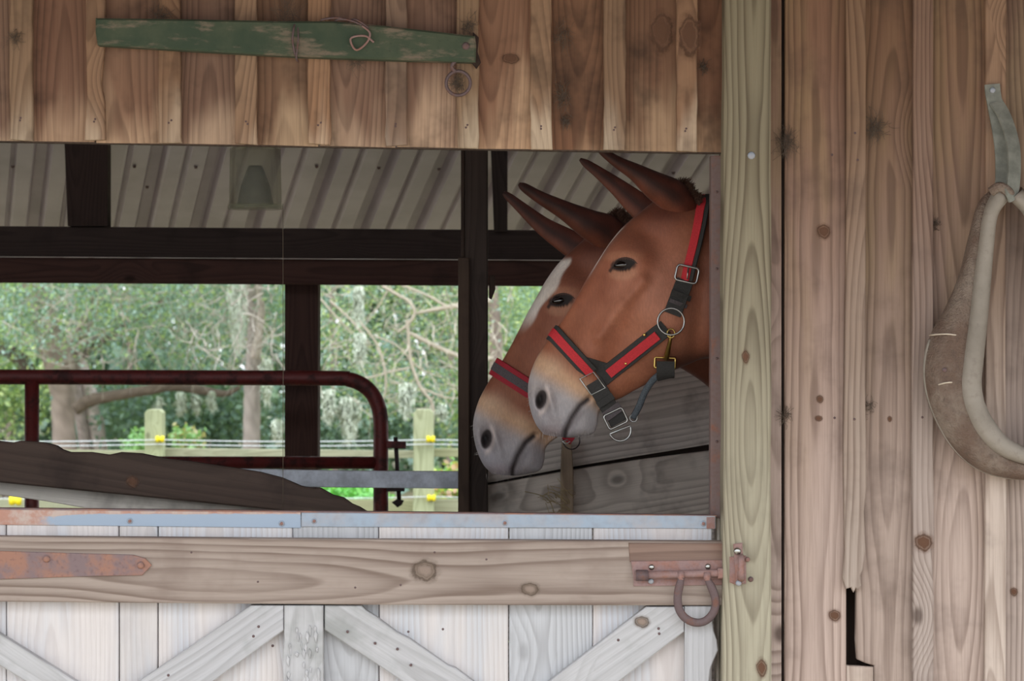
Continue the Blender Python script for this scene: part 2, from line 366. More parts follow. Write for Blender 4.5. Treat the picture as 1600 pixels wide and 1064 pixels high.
# roof: rising towards the viewer, ribs running down to the back eave
def roof_z(Y): return 1.985+.356*(4.3-Y)
def rib(u):                                    # height of the sheet across its width
    a = (u/.194) % 1.0
    def bumpf(c, w, h): 
        d = abs((a-c+.5) % 1.0-.5)
        return h*max(0, min(1, (w-d)/(.045)))
    return bumpf(.0, .15, .05)+bumpf(.5, .06, .018)
V, Fc = [], []
ys = [4.6, 3.9, 3.5, 3.0, 2.5, 1.5, .5, -.4]
us = np.arange(-4.6, 4.6, .0075)
for Y in ys:
    for u in us: V.append((u+.12-.21*(Y-3.9), Y, roof_z(Y)+rib(u)))
for j in range(len(ys)-1):
    for i in range(len(us)-1):
        a = j*len(us)+i; Fc.append([a, a+1, a+1+len(us), a+len(us)])
ceil = mk('ceiling', V, Fc, M['roof']); st(ceil, 'grey corrugated metal roof sheeting seen from below')
# screw heads on the sheets are tiny dots
for k, (px, py) in enumerate([(210, 258), (230, 290), (306, 259), (495, 258), (592, 260), (686, 262), (1052, 268), (20, 258)]):
    Y = (1.985+.356*4.3-CZ+CY*(532-py)/F)/(.356+(532-py)/F)
    p = P(px, py, Y); lathe('roof_screw', [(.0001, -.006), (.004, -.006), (.006, -.001), (.006, .003)], p-Vector((0, 0, .004)), M['rustdark'], ceil, seg=8)

# struts standing on the back beam up to the roof
for (x0, x1, lab) in ((100, 168, 'wide black strut above the back beam at the left of the opening'), (766, 793, 'narrow black strut above the back beam just right of the tall inside post')):
    a, b = P(x0, 0, 3.42).x, P(x1, 0, 3.42).x; z0 = P(x0, 353 if x0 < 400 else 362, 3.42).z
    V = [(a+.012, 3.42, z0), (b, 3.42, z0), (b, 3.50, z0), (a+.012, 3.50, z0), (a, 3.42, roof_z(3.42)-.01), (b, 3.42, roof_z(3.42)-.01), (b, 3.50, roof_z(3.50)-.01), (a, 3.50, roof_z(3.50)-.01)]
    tag(fix_normals(mk('roof_strut', V, [[3, 2, 1, 0], [4, 5, 6, 7], [0, 1, 5, 4], [1, 2, 6, 5], [2, 3, 7, 6], [3, 0, 4, 7]], M['dark'])), lab, 'strut', 'struts under the metal roof')

# ---- header: board and batten wall above the opening
hdr = empty('wall_front', (0, 0, 2.0), 'board and batten wall above the barn opening', None, None, 'structure')
def hb(x): return 220+.0160*x                  # lower edge in the photo
bats = [(15, 50), (133, 165), (248, 282), (367, 401), (481, 516), (602, 636), (714, 748), (829, 862), (944, 978), (1057, 1090)]
left = [(15-116*k, 49-116*k) for k in range(1, 8)][::-1]
bats = left+bats
TOP = -650
ctr = [(a+b)/2 for a, b in bats]
for i in range(len(ctr)):
    x0 = ctr[i]; x1 = ctr[i+1] if i+1 < len(ctr) else 1131
    x0 += 1; x1 -= 1
    slab('board', [(x0, TOP), (x1, TOP), (x1, hb(x1)+random.uniform(-.5, 1.5)), (x0, hb(x0)+random.uniform(-.5, 1.5))], 0.0, .02, M['header'], hdr)
for a, b in bats:
    n = 9; pts = [(a, TOP)]
    for k in range(n): pts.append((a+random.uniform(-1.3, 1.0), 5+k*26))
    pts.append((a+random.uniform(-2, 2), hb(a)-random.uniform(0, 4))); pts.append((b+random.uniform(-2, 2), hb(b)-random.uniform(0, 4)))
    for k in range(n-1, -1, -1): pts.append((b+random.uniform(-1.3, 1.0), 5+k*26))
    pts.append((b, TOP))
    if 130 < a < 140:                         # split batten with a gouge
        slab('batten', [(133, TOP), (165, TOP), (164, 60), (158, 130), (163, 160), (164, 218), (132, 219), (136, 150), (134, 60)], -.021, .02, M['headbat'], hdr); continue
    slab('batten', pts, -.021, .02, M['headbat'], hdr)
# pale drip edge under the header, dark plate behind
box('drip_edge', P(-800, 0, 0).x, P(1131, 0, 0).x, -.001, .022, P(0, 226, 0).z-.0035, P(0, 226, 0).z, M['chew'], hdr).rotation_euler = (0, math.radians(.92), 0)
o = [c for c in hdr.children if c.name == 'drip_edge'][0]; o.location = Vector(P(165, 223.5, 0))+Vector((0, .01, 0))
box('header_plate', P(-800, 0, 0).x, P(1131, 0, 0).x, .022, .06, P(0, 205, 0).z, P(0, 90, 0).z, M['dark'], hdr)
for a, b in bats[6:]:
    for dy in (32, 36):
        bolt_head('nail', (a+b)/2+random.uniform(-3, 3), hb(a)-dy, -.021, .0022, M['rustdark'], hdr, .0015)
# knots showing on header boards
def knot(px, py, Y, rx, ry, parent, ang=0):
    V, Fc = [], []
    c = P(px, py, Y); k_s = (Y-CY)/F; n = 20
    for q, d in ((.001, -.0008), (1.9, -.0004)):
        for k in range(n):
            a = 2*math.pi*k/n; x, z = rx*k_s*q*math.cos(a), ry*k_s*q*math.sin(a)
            V.append((c.x+x*math.cos(ang)-z*math.sin(ang), Y+d, c.z+x*math.sin(ang)+z*math.cos(ang)))
    for k in range(n): Fc.append([k, (k+1) % n, n+(k+1) % n, n+k])
    return fix_normals(mk('knot', V, Fc, M['knot'], parent, smooth=True))
def knotmat(name, core, ringc, k=1.0):
    t = NT(name); g = t.n('TexCoord').outputs['Generated']; oc = t.n('TexCoord').outputs['Object']
    v = t.n('SeparateXYZ'); t.set(v.inputs[0], g); nz = t.noise(oc, 60, 3, .5)
    x = t.math('ADD', v.outputs[0], -.5); z = t.math('ADD', v.outputs[2], -.5)
    r = t.math('MULTIPLY', t.math('SQRT', t.math('ADD', t.math('MULTIPLY', x, x), t.math('MULTIPLY', z, z))), 2.0)
    r = t.math('ADD', r, t.math('MULTIPLY_ADD', nz, .5, -.25))
    rg = t.ramp(t.math('SINE', t.math('MULTIPLY', r, 26)), -1, 1)
    c = t.mix(t.ramp(r, .16, .5), lin(core), t.mix(rg, lin(ringc), tuple(q*.6 for q in lin(ringc)[:3])+(1,)))
    a = t.math('MULTIPLY', t.ramp(r, .38, .85, 1.0, 0.0), t.math('MULTIPLY_ADD', rg, .35, .6))
    a = t.math('MAXIMUM', a, t.ramp(r, .22, .4, .92, 0.0))
    b = t.n('BsdfDiffuse'); t.set(b.inputs[0], c); tr = t.n('BsdfTransparent'); m = t.n('MixShader'); t.set(m.inputs[0], t.math('MULTIPLY', a, k))
    t.set(m.inputs[1], tr.outputs[0]); t.set(m.inputs[2], b.outputs[0]); t.t.links.new(m.outputs[0], t.out.inputs[0]); return t.m
M['knot'] = knotmat('resinous knot', (104, 78, 64), (124, 94, 78))
M['knotp'] = M['knot']
for a in ((1034, 50, 0, 15, 26), (790, 60, 0, 0, 0), (1077, 56, -.021, 14, 28), (798, 92, 0, 12, 7), (728, 25, 0, 0, 0)):
    if a[3]: knot(*a, hdr)

# ---- right wall: boards and battens with the dark gap
wr = empty('wall_right', (1.0, 0, 1.0), 'board and batten wall to the right of the post', None, None, 'structure')
BOT = 1655
plank('board', 1196, 1221, TOP, BOT, .0, .022, M['wallb'], wr, jit=.5)
plank('board', 1226, 1322, TOP, BOT, .0, .022, M['wallb'], wr, jit=.6)
# second board with the eaten lower left edge (slot)
slab('board', [(1332, TOP), (1332, 915), (1338, 925), (1337, 1000), (1339, 1030), (1352, 1036), (1366, 1040), (1367, BOT), (1441, BOT), (1441, TOP)], 0.0, .022, M['wallb'], wr)
slab('board', [(1322, 1040), (1365, 1042), (1365, BOT), (1322, BOT)], .004, .02, M['wallbat'], wr)
plank('board', 1443, 1555, TOP, BOT, .0, .022, M['wallb'], wr, jit=.6)
plank('board', 1557, 1672, TOP, BOT, .0, .022, M['wallb'], wr, jit=.6)
for k in range(14):
    x0 = 1674+116*k; plank('board', x0, x0+114, TOP, BOT, 0, .022, M['wallb'], wr)
    plank('batten', x0+99, x0+132, TOP, BOT, -.021, .02, M['wallbat'], wr)
# battens
slab('batten', [(1321, TOP), (1353, TOP), (1353, 300), (1352, 600), (1354, 760), (1350, 800), (1352, 860), (1348, 890), (1344, 900), (1346, 915), (1341, 922), (1337, 919), (1334, 926), (1330, 918), (1322, 920), (1317, 905), (1320, 860), (1318, 700), (1322, 400)], -.021, .02, M['wallbat'], wr)
slab('batten', [(1428, TOP), (1459, TOP), (1458, 300), (1460, 600), (1458, 700), (1460, 840), (1456, 860), (1459, 930), (1457, BOT), (1425, BOT), (1427, 900), (1425, 700), (1427, 300)], -.021, .02, M['wallbat'], wr)
plank('batten', 1540, 1572, TOP, BOT, -.021, .02, M['wallbat'], wr, n=8)
plank('batten', 1655, 1688, TOP, BOT, -.021, .02, M['wallbat'], wr)
slab('gap_shade_strip', [(1206, TOP), (1245, TOP), (1245, BOT), (1206, BOT)], .0225, .01, M['dark'], wr)  # added dark strip, stands in for the shade inside the board gap
slab('gap_shade_strip', [(1306, 880), (1360, 880), (1360, 1060), (1306, 1060)], .08, .01, M['dark'], wr)  # added dark sheet that paints the slot's shade
# dark backing added behind the slot, so the slot looks into shade
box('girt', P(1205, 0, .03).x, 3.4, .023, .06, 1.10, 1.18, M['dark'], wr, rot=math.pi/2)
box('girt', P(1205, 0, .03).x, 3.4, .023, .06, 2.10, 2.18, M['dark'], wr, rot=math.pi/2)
for a in ((1287, 362, 0, 9, 10, .2), (1304, 962, 0, 8, 8, 0), (1443, 848, -.021, 12, 12, 0), (1279, 654, 0, 5, 4, 0), (1281, 624, 0, 4, 6, .5), (1560, 95, 0, 0, 0, 0), (1584, 925, 0, 5, 6, 0), (1390, 655, 0, 3, 4, 0)):
    if a[3]: knot(a[0], a[1], a[2], a[3], a[4], wr, a[5])
for px, py in ((1304, 653), (1335, 655), (1441, 652), (1300, 242), (1448, 560), (1336, 208), (1340, 250)):
    bolt_head('nail', px, py, 0 if px < 1320 else -.021, .0026, M['rustdark'], wr, .0015)

# far side walls, left wall segment, back wall pieces
wl = empty('wall_left', (-3.3, 1.7, 0), 'plank side wall at the left end of the barn', None, None, 'structure')
we = empty('wall_side', (3.3, 1.7, 0), 'plank side wall behind the right end of the barn', None, None, 'structure')
for k in range(18):
    y0 = .06+k*.19
    for x, par in ((-3.32, wl), (3.3, we)):
        z1 = roof_z(y0+.19)-.03
        V = [(x, y0, 0), (x+.02, y0, 0), (x+.02, y0+.185, 0), (x, y0+.185, 0), (x, y0, z1), (x+.02, y0, z1), (x+.02, y0+.185, z1), (x, y0+.185, z1)]
        mk('board', V, [[3, 2, 1, 0], [4, 5, 6, 7], [0, 1, 5, 4], [1, 2, 6, 5], [2, 3, 7, 6], [3, 0, 4, 7]], M['dark2'], par)
wf = empty('wall_front_left', (-2.7, 0, 0), 'plank front wall beyond the left end of the door', None, None, 'structure')
for k in range(8):
    x0 = -3.3+k*.155; box('board', x0, x0+.15, 0, .02, 0, P(0, 225, 0).z-.05, M['wallb'], wf)

# back wall
wb = empty('wall_back', (0, 3.5, 2), 'dark timber frame closing the back of the barn', None, None, 'structure')
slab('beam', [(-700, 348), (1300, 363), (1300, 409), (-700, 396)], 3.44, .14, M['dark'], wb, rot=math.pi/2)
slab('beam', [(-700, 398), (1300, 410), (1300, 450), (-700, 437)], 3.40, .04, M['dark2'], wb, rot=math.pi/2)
slab('lit_edge', [(-700, 396.4), (1300, 408.6), (1300, 410.0), (-700, 397.8)], 3.385, .02, M['part'], wb, rot=math.pi/2)  # board edge catching light, its brightness put into a paler material
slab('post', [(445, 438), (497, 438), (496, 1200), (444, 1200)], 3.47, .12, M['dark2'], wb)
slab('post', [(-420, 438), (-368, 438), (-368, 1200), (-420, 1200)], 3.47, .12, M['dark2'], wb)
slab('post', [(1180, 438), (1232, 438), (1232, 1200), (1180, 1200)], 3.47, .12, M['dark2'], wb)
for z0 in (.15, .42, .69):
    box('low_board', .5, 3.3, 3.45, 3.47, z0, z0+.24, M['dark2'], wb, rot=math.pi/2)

# tall inside post
ip = empty('inside_post', P(738, 0, 1.35)*1.0, 'tall dark square post inside the barn left of the mules', 'post'); ip.location.z = 0
zt = roof_z(1.4)-.17
a, b, c2 = P(716, 0, 1.35).x, P(734, 0, 1.35).x, P(762, 0, 1.35).x
box('lit_side_strip', a, b, 1.33, 1.37, .0, P(0, 403, 1.35).z, M['chew'], ip)  # lit edge of the post, painted a lighter brown than the core
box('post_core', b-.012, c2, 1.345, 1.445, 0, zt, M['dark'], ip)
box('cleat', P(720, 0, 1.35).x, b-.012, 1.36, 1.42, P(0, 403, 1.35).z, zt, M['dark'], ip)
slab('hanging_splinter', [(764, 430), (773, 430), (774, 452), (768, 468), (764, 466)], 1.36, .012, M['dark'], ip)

# eave over the front wall (added out of frame, sized to shade the upper boards)
V = [(-5, -1.75, 2.42), (6, -1.75, 2.42), (6, .0, 2.60), (-5, .0, 2.60)]; V += [(x, y, z+.03) for x, y, z in V]
eo = fix_normals(mk('eave', V, [[0, 1, 2, 3], [4, 5, 6, 7], [0, 1, 5, 4], [1, 2, 6, 5], [2, 3, 7, 6], [3, 0, 4, 7]], M['header'])); st(eo, 'unseen roof overhang added to shade the front wall')

# ================================================================ POST with keeper
po = empty('timber_post', P(1168, 532, -.06), 'pale greenish treated pine post beside the half door', 'post'); po.location.z = 0
pp = [(1132, TOP), (1205, TOP)]+[(1205+random.uniform(-.7, .7), y) for y in range(-100, 1650, 90)]+[(1204, BOT), (1128, BOT)]+[(1131+random.uniform(-1, 1.2)-(2 if y > 850 else 0), y) for y in range(1640, -100, -90)]
slab('post_core', pp, -.075, .13, M['post'], po, ch=.004)
bolt_head('bolt', 1174, 243, -.075, .008, M['galv'], po, .004)
for a in ((1165, 558, 5, 9), (1190, 1044, 7, 12)): knot(a[0], a[1], -.075, a[2], a[3], po)
kp = slab('keeper_plate', [(1140, 870), (1166, 868), (1166, 912), (1150, 914), (1140, 910)], -.079, .004, M['rust'], po)
slab('keeper_strap', [(1146, 850), (1160, 848), (1163, 912), (1150, 912)], -.083, .004, M['rust'], kp)
tube('keeper_loop', [P(1158, 870, -.082), P(1158, 874, -.108), P(1158, 884, -.115), P(1158, 898, -.112), P(1158, 905, -.084)], .0065, M['rust'], kp, n=14)
bolt_head('bolt', 1152, 861, -.084, .0075, M['silver'], kp, .006)
bolt_head('bolt', 1154, 911, -.084, .006, M['galv'], kp, .005)
bolt_head('bolt', 1173, 905, -.076, .0055, M['rustdark'], kp, .004)
bolt_head('bolt', 1168, 874, -.08, .005, M['rust'], kp, .005)

# steel jamb angle
jm = empty('trim_1', P(1120, 532, 0), 'rusty purple-brown steel angle lining the right side of the opening', None, None, 'structure')
slab('angle_face', [(1112, 243), (1129, 243), (1129, 812), (1111, 806)], .02, .004, M['jamb'], jm, ch=.0008)
ja = [P(1112, 243, .02), P(1111, 806, .02)]
slab('angle_leg', [(1111, 243), (1113, 243), (1112, 806), (1110, 806)], .022, .05, M['jamb'], jm, ch=.0005)
slab('wood_jamb', [(1122, 243), (1134, 243), (1132, 1655), (1118, 1655), (1120, 820)], .026, .07, M['part'], jm)
for y in (300, 420, 560, 690): bolt_head('bolt', 1120, y, .02, .003, M['rustdark'], jm, .002)

# ================================================================ HALF DOOR
dr = empty('door_1', P(500, 0, 0), 'pale weathered lower half of a stable door with Z braces', 'door', None, 'structure'); dr.location.z = .02
seams = [-640, -500, -330, -180, -60, 10, 186, 247, 457, 592, 795, 926, 1113]
for i in range(len(seams)-1):
    m_ = M['doorgrey'] if seams[i] in (457, 795) else M['door']
    o = plank('plank', seams[i]+.8, seams[i+1]-.8, 806+.009*seams[i], 1600, random.uniform(-.001, .001), .022, m_, dr, jit=.5)
YR = -.04
slab('top_rail', [(-640, 832), (0, 838), (600, 843), (1132, 846), (1134, 860), (1133, 946), (600, 945), (0, 940), (-640, 934)], YR, .038, M['rail'], dr, rot=math.pi/2)
slab('bottom_rail', [(-640, 1500), (1132, 1500), (1132, 1598), (-640, 1598)], YR, .038, M['rail'], dr, rot=math.pi/2)
def chewed(x0, x1, y0, y1, amp, side):
    a, b = [], []
    for i in range(30):
        y = y0+(y1-y0)*i/29
        a.append((x0+(random.uniform(-amp, amp*.4) if side in 'lb' and i > 2 else 0), y)); b.append((x1+(random.uniform(-amp, amp*.5) if side in 'rb' and i > 2 else 0), y))
    return a+b[::-1]
slab('centre_stile', chewed(444, 505, 946, 1499, 2.5, 'lb'), -.034, .03, M['brace'], dr)
# gnawed hollow texture on the stile: ragged chips standing proud
rs = [(1070, 947), (1112, 947), (1112, 965), (1115, 985), (1120, 1000), (1122, 1016), (1116, 1030), (1110, 1045), (1108, 1064), (1112, 1090)]+[(1108+6*math.sin(k*1.7), 1110+k*30) for k in range(13)]+[(1107, 1499), (1070, 1499)]
slab('right_stile', rs, -.034, .03, M['brace'], dr)
def ang(x0, y0, x1, y1): return math.atan2(x1-x0, -(y1-y0))
slab('brace', [(392, 946), (443, 946), (443, 985), (60, 1262), (-2, 1262), (-2, 1212)], -.032, .03, M['brace'], dr, rot=ang(-2, 1240, 443, 960))
slab('brace', [(507, 946), (564, 946), (572, 954), (588, 964), (620, 988), (640, 998), (700, 1040), (712, 1044), (760, 1080), (1069, 1288), (1069, 1340), (507, 984)][:11]+[(1000, 1310), (507, 984)], -.029, .027, M['brace'], dr, rot=ang(500, 950, 1069, 1310))
slab('brace', [(1010, 948), (1069, 948), (1069, 987), (560, 1375), (507, 1375), (507, 1335)], -.032, .03, M['brace'], dr, rot=ang(507, 1350, 1069, 960))
slab('brace', [(0, 991), (117, 1064), (440, 1262), (440, 1312), (0, 1040), (-300, 850+0)][:5]+[(-90, 985), (-90, 936)], -.029, .027, M['brace'], dr, rot=ang(-90, 936, 440, 1290))
# ragged gnawed chips on the centre stile
for k in range(46):
    x = random.uniform(447, 498); y = random.uniform(975, 1120); l = random.uniform(8, 22); w = random.uniform(2, 4)
    slab('gnawed_chip', [(x, y), (x+w, y+l*.3), (x+w*.5, y+l), (x-w*.6, y+l*.5)], -.036-random.uniform(0, .003), .004, M['brace'], dr, ch=.0012)
# metal cap
cp = slab('metal_cap', [(-640, 788), (0, 795), (470, 800), (470, 825), (0, 820), (-640, 813)], -.0035, .003, M['galvrust'], dr, ch=.0008, rot=math.pi/2)
cp2 = slab('metal_cap', [(471, 801), (1118, 806), (1118, 826), (471, 823)], -.0045, .003, M['galv'], dr, ch=.0008, rot=math.pi/2)
slab('cap_top', [(-640, 787), (0, 794), (1120, 805), (1120, 807), (0, 796.5), (-640, 789.5)], -.004, .034, M['rustdark2'] if 'rustdark2' in M else M['hinge'], dr, ch=.0004, rot=math.pi/2)
slab('rusty_cap_end', [(1104, 808), (1117, 808), (1117, 826), (1104, 826)], -.0055, .0015, M['rust'], cp2, ch=.0004)
for x, y, c_ in ((203, 814, cp), (440, 818, cp), (491, 814, cp2), (789, 817, cp2), (1099, 818, cp2), (-60, 812, cp)):
    bolt_head('washer', x, y, -.0045, .0062, M['galv'], c_, .001); bolt_head('screw', x, y, -.006, .0036, M['rust'], c_, .003)
# strap hinge
hg = slab('strap_hinge', [(-330, 855), (0, 861), (208, 867), (226, 872), (237, 883), (222, 899), (150, 900), (0, 905), (-330, 912)], YR-.005, .005, M['hinge'], dr, ch=.001, rot=math.pi/2)
for x, y in ((73, 873), (220, 883), (-80, 880), (-230, 884)): bolt_head('bolt', x, y, YR-.005, .0075, M['hinge'], hg, .006)
# nails and knots
for x, y in ((679, 863), (555, 918), (403, 909), (299, 863), (626, 914), (760, 874)): bolt_head('nail', x, y, YR, .0022, M['rustdark'], dr, .001)
for x, y in ((404, 979), (396, 994), (543, 987), (586, 1005), (642, 1039), (621, 1014), (263, 1055), (1030, 990), (966, 1000), (1029, 982)): bolt_head('nail', x, y, -.032, .003, M['rustdark'], dr, .001)
for x, y in ((638, 987), (692, 983), (426, 1009)): bolt_head('nail', x, y, 0, .003, M['rustdark'], dr, .001)
M['knotl'] = knotmat('pale knot', (148, 132, 122), (134, 118, 106))
for x, y, rx, ry in ((664, 892, 17, 14), (828, 921, 12, 9)):
    k_ = knot(x, y, YR, rx, ry, dr); k_.data.materials[0] = M['knotl']
k_ = knot(1003, 972, -.032, 10, 8, dr); k_.data.materials[0] = M['knotl']
# slide bolt with horseshoe handle
M['stain'] = wood('rust stained rail timber', (150, 128, 116), (106, 86, 78), dirt=.5, dirtcol=(138, 98, 80), ring=.012)
sb = slab('slide_bolt', [(990, 906), (1134, 904), (1134, 914), (990, 916)], YR-.004, .004, M['rust'], dr, ch=.0006, rot=math.pi/2)
slab('backing_block', [(982, 848), (1131, 849), (1133, 877), (984, 878)], YR-.003, .003, M['stain'], sb, rot=math.pi/2)
slab('mounting_plate', [(986, 877), (1136, 875), (1137, 905), (990, 906)], YR-.008, .006, M['rust'], sb, ch=.001, rot=math.pi/2)
tube('bolt_rod', [P(993, 899, YR-.018), P(1136, 895, YR-.018), P(1182, 891, YR-.024)], .0078, M['rust'], sb, seg=14)
lathe('rod_collar', [(.0001, 0), (.0115, 0), (.0115, .025), (.0001, .025)], P(1000, 899, YR-.018), M['rustdark'], sb)
ob = [c for c in sb.children if c.name.startswith('rod_collar')][0]; ob.rotation_euler = (0, math.pi/2, 0); ob.location = P(1003, 899, YR-.018)
slab('staple', [(1122, 888), (1138, 887), (1138, 903), (1122, 904)], YR-.03, .026, M['rust'], sb)
for x, y, m_ in ((1018, 886, 'silver'), (1106, 885, 'silver'), (1017, 908, 'galv')): bolt_head('bolt', x, y, YR-.008, .006, M[m_], sb, .005)
hs_ = [(1065, 902), (1062, 914), (1059, 930), (1060, 948), (1067, 962), (1078, 970), (1090, 973), (1102, 970), (1112, 961), (1118, 948), (1117, 932), (1111, 916), (1104, 903)]
tube('horseshoe_handle', [P(x, y, -.070+.010*((y-902)/70)) for x, y in hs_], [.0055]+[.0085]*11+[.0055], M['rustdark'], sb, seg=10, n=60, flat=.55)
for x, y in ((1064, 903), (1105, 904)): tube('weld', [P(x, y-8, YR-.022), P(x, y+4, YR-.029)], [.009, .006], M['rust'], sb, seg=8)

# ================================================================ GREEN BAR hanging on the header
gb = empty('green_evener_bar', P(447, 62, -.03), 'flaking green painted timber draught bar fixed across the boards above the opening', 'bar')
slab('bar', [(149, 28), (300, 30), (450, 33), (520, 33), (600, 40), (742, 56), (744, 70), (743, 97), (600, 93), (460, 88), (300, 79), (152, 70), (149, 50)], -.065, .042, M['green'], gb, ch=.004, rot=math.radians(92))
tube('wire_loop', [P(461, 36, -.06), P(459, 45, -.070), P(457, 62, -.071), P(460, 80, -.070), P(464, 92, -.06)], .0022, M['rustdark'], gb, n=16, seg=6)
tube('wire_loop', [P(465, 36, -.06), P(466, 60, -.070), P(463, 90, -.068), P(466, 97, -.05)], .0018, M['rustdark'], gb, n=16, seg=6)
tube('iron_ring', [Vector(P(x, y, -.042)) for x, y in arc(716, 130, 19, 0, 345, 24)], .0035, M['rustdark'], gb, seg=8, closed=True)
tube('ring_link', [P(712, 94, -.05), P(706, 104, -.046), P(712, 113, -.042)], .004, M['rustdark'], gb, n=8, seg=8)
bolt_head('bolt', 728, 72, -.065, .008, M['rustdark'], gb, .004)
tube('rusty_wire_wrap', [P(566, 40, -.068), P(578, 52, -.073), P(572, 68, -.072), P(556, 78, -.07), P(548, 60, -.072), P(570, 56, -.075), P(584, 66, -.07)], .0022, M['rust'], gb, n=30, seg=6)
for k in range(3): tube('rusty_wire_wrap', [P(500+k*22, 34, -.05), P(506+k*24, 30, -.068), P(530+k*18, 28+k*4, -.07), P(560+k*8, 36+k*4, -.066)], .0022, M['rustdark'], gb, n=14, seg=6)
slab('torn_end', [(739, 50), (748, 58), (746, 80), (751, 96), (744, 106), (738, 98)], -.05, .03, M['dark'], gb)

# dusty cobweb / nest tufts, real strands on the boards
M['web'] = plain('dusty cobweb', (92, 80, 70), .95)
def web(px, py, Y, r, n, label, seed):
    R = random.Random(seed); geos = []
    for k in range(n):
        a = R.uniform(0, 6.28); l = r*R.uniform(.3, 1.0); x, y = px+R.gauss(0, r*.28), py+R.gauss(0, r*.35)
        x2, y2 = x+l*math.cos(a), y+l*math.sin(a)*1.3
        geos.append(tube_geo([P(x, y, Y-R.uniform(0, .006)), P((x+x2)/2+R.uniform(-3, 3), (y+y2)/2+R.uniform(-3, 3), Y-R.uniform(0.002, .01)), P(x2, y2, Y-.0005)], R.uniform(.0002, .0005), seg=3, n=5))
    V, Fc = merge(geos); return tag(mk('cobweb', V, Fc, M['web']), label, 'cobweb', 'dusty cobwebs on the barn wall')
for k, (x, y, Y, r, n, l) in enumerate([
    (250, 26, -.022, 24, 60, 'dusty cobweb along the top of the green bar near its left end'),
    (450, 26, -.022, 30, 90, 'dusty cobweb clump on top of the middle of the green bar'),
    (735, 40, -.022, 16, 60, 'cobweb above the right end of the green bar'),
    (884, 190, -.002, 10, 70, 'lower cobweb smudge beside the batten above the mules'),
    (1228, 224, -.002, 22, 110, 'dark dusty cobweb right of the post at lintel height'),
    (1366, 200, -.002, 22, 100, 'dark cobweb tuft between the second and third batten right of the post'),
    (1226, 650, -.002, 14, 50, 'small cobweb in the board gap right of the post at chest height'),
    (878, 150, -.002, 20, 90, 'dusty cobweb hanging in a batten corner above the mules'),
    (880, 55, -.002, 20, 60, 'cobweb spread at the top beside the batten above the mules'),
    (1100, 105, -.002, 10, 60, 'cobweb clump beside the last batten before the post'),
    (556, 96, -.02, 18, 70, 'cobweb clump below the middle of the green bar'),
    (22, 60, -.022, 14, 50, 'cobweb on the leftmost batten above the opening'),
    (172, 60, -.002, 12, 60, 'cobweb under the left end of the green bar'),
    (715, 128, -.024, 15, 90, 'cobweb filling the iron ring under the green bar'),
    (1462, 350, -.002, 9, 50, 'cobweb beside the batten left of the horse collar'),
    (1356, 635, -.002, 12, 40, 'cobweb low beside the broken batten')]):
    web(x, y, Y, r, n, l, k)

# ================================================================ JAR hanging behind the header
jr = empty('glass_jar', P(399, 235, .17), 'clear upside-down glass jar with a funnel hanging under the header boards', 'jar')
c = P(399, 325, .17); R_ = 41/(F/6.17); H_ = 100/(F/6.17)
lathe('jar_body', [(R_*.97, 0), (R_, .006), (R_*1.0, .03), (R_*.985, H_*.5), (R_*.97, H_*.92), (R_*.85, H_), (.0001, H_+.002), (.0001, H_-.002), (R_*.83, H_-.004), (R_*.95, H_*.9), (R_*.965, H_*.5), (R_*.98, .03), (R_*.98, .006), (R_*.97, 0)], c, M['glass'], jr, seg=48)
lathe('jar_rim', [(R_*.90, -.003), (R_*1.03, -.003), (R_*1.05, .002), (R_*1.03, .007), (R_*.98, .008), (R_*.9, .004), (R_*.90, -.003)], c, M['glass'], jr, seg=48)
M['funnel'] = plain('dull funnel', (74, 72, 64), .7)
lathe('funnel', [(R_*.70, .008), (R_*.55, H_*.35), (R_*.30, H_*.62), (R_*.24, H_*.66), (R_*.2, H_*.66), (R_*.27, H_*.6), (R_*.53, H_*.33), (R_*.68, .006)], c, M['funnel'], jr, seg=40)
lathe('lid', [(.0001, H_+.003), (R_*.9, H_+.003), (R_*.9, H_+.016), (.0001, H_+.016)], c, M['lugs'], jr)
tube('hanging_wire', [c+Vector((0, 0, H_+.016)), c+Vector((0, -.05, H_+.06)), P(399, 180, .06)], .0012, M['lugs'], jr, seg=6)
tag(tube('cobweb_thread', [P(442, 318, .13), P(442.5, 560, .13), P(442.0, 820, .13)], .0006, M['thread'], None, seg=4), 'thin brown thread hanging straight down from the glass jar', 'thread')

# ================================================================ PLANKS inside
slab_pts = [(-520, 620), (-300, 640), (-120, 672), (0, 690), (18, 692), (30, 689), (69, 692), (87, 697), (96, 703), (108, 707), (141, 707), (168, 711), (187, 707), (220, 709), (259, 717), (301, 722), (360, 731), (405, 738), (440, 747), (470, 760), (490, 764), (500, 763), (520, 774), (536, 778), (550, 788), (562, 793), (578, 803), (560, 812), (420, 796), (271, 781), (120, 766), (0, 754), (-520, 700)]
ck = tag(slab('chewed_plank', slab_pts, .5, .035, M['chew'], rot=math.radians(99), ch=.004), 'dark brown chewed plank sagging behind the door on the left', 'plank')
tag(slab('grey_plank', [(-420, 690), (0, 748), (440, 792), (520, 812), (180, 802), (70, 783), (0, 773), (-420, 730)], .58, .03, M['part'], rot=math.radians(96)), 'grey board showing under the dark chewed plank', 'plank')
knot(207, 753, .5, 8, 8, ck)
tag(slab('pale_grey_plank', [(-200, 722), (388, 733), (560, 736), (758, 737), (758, 764), (560, 762), (400, 760), (-200, 750)], 1.447, .03, M['greyplank'], rot=math.pi/2), 'pale grey painted plank across the red gate', 'plank')
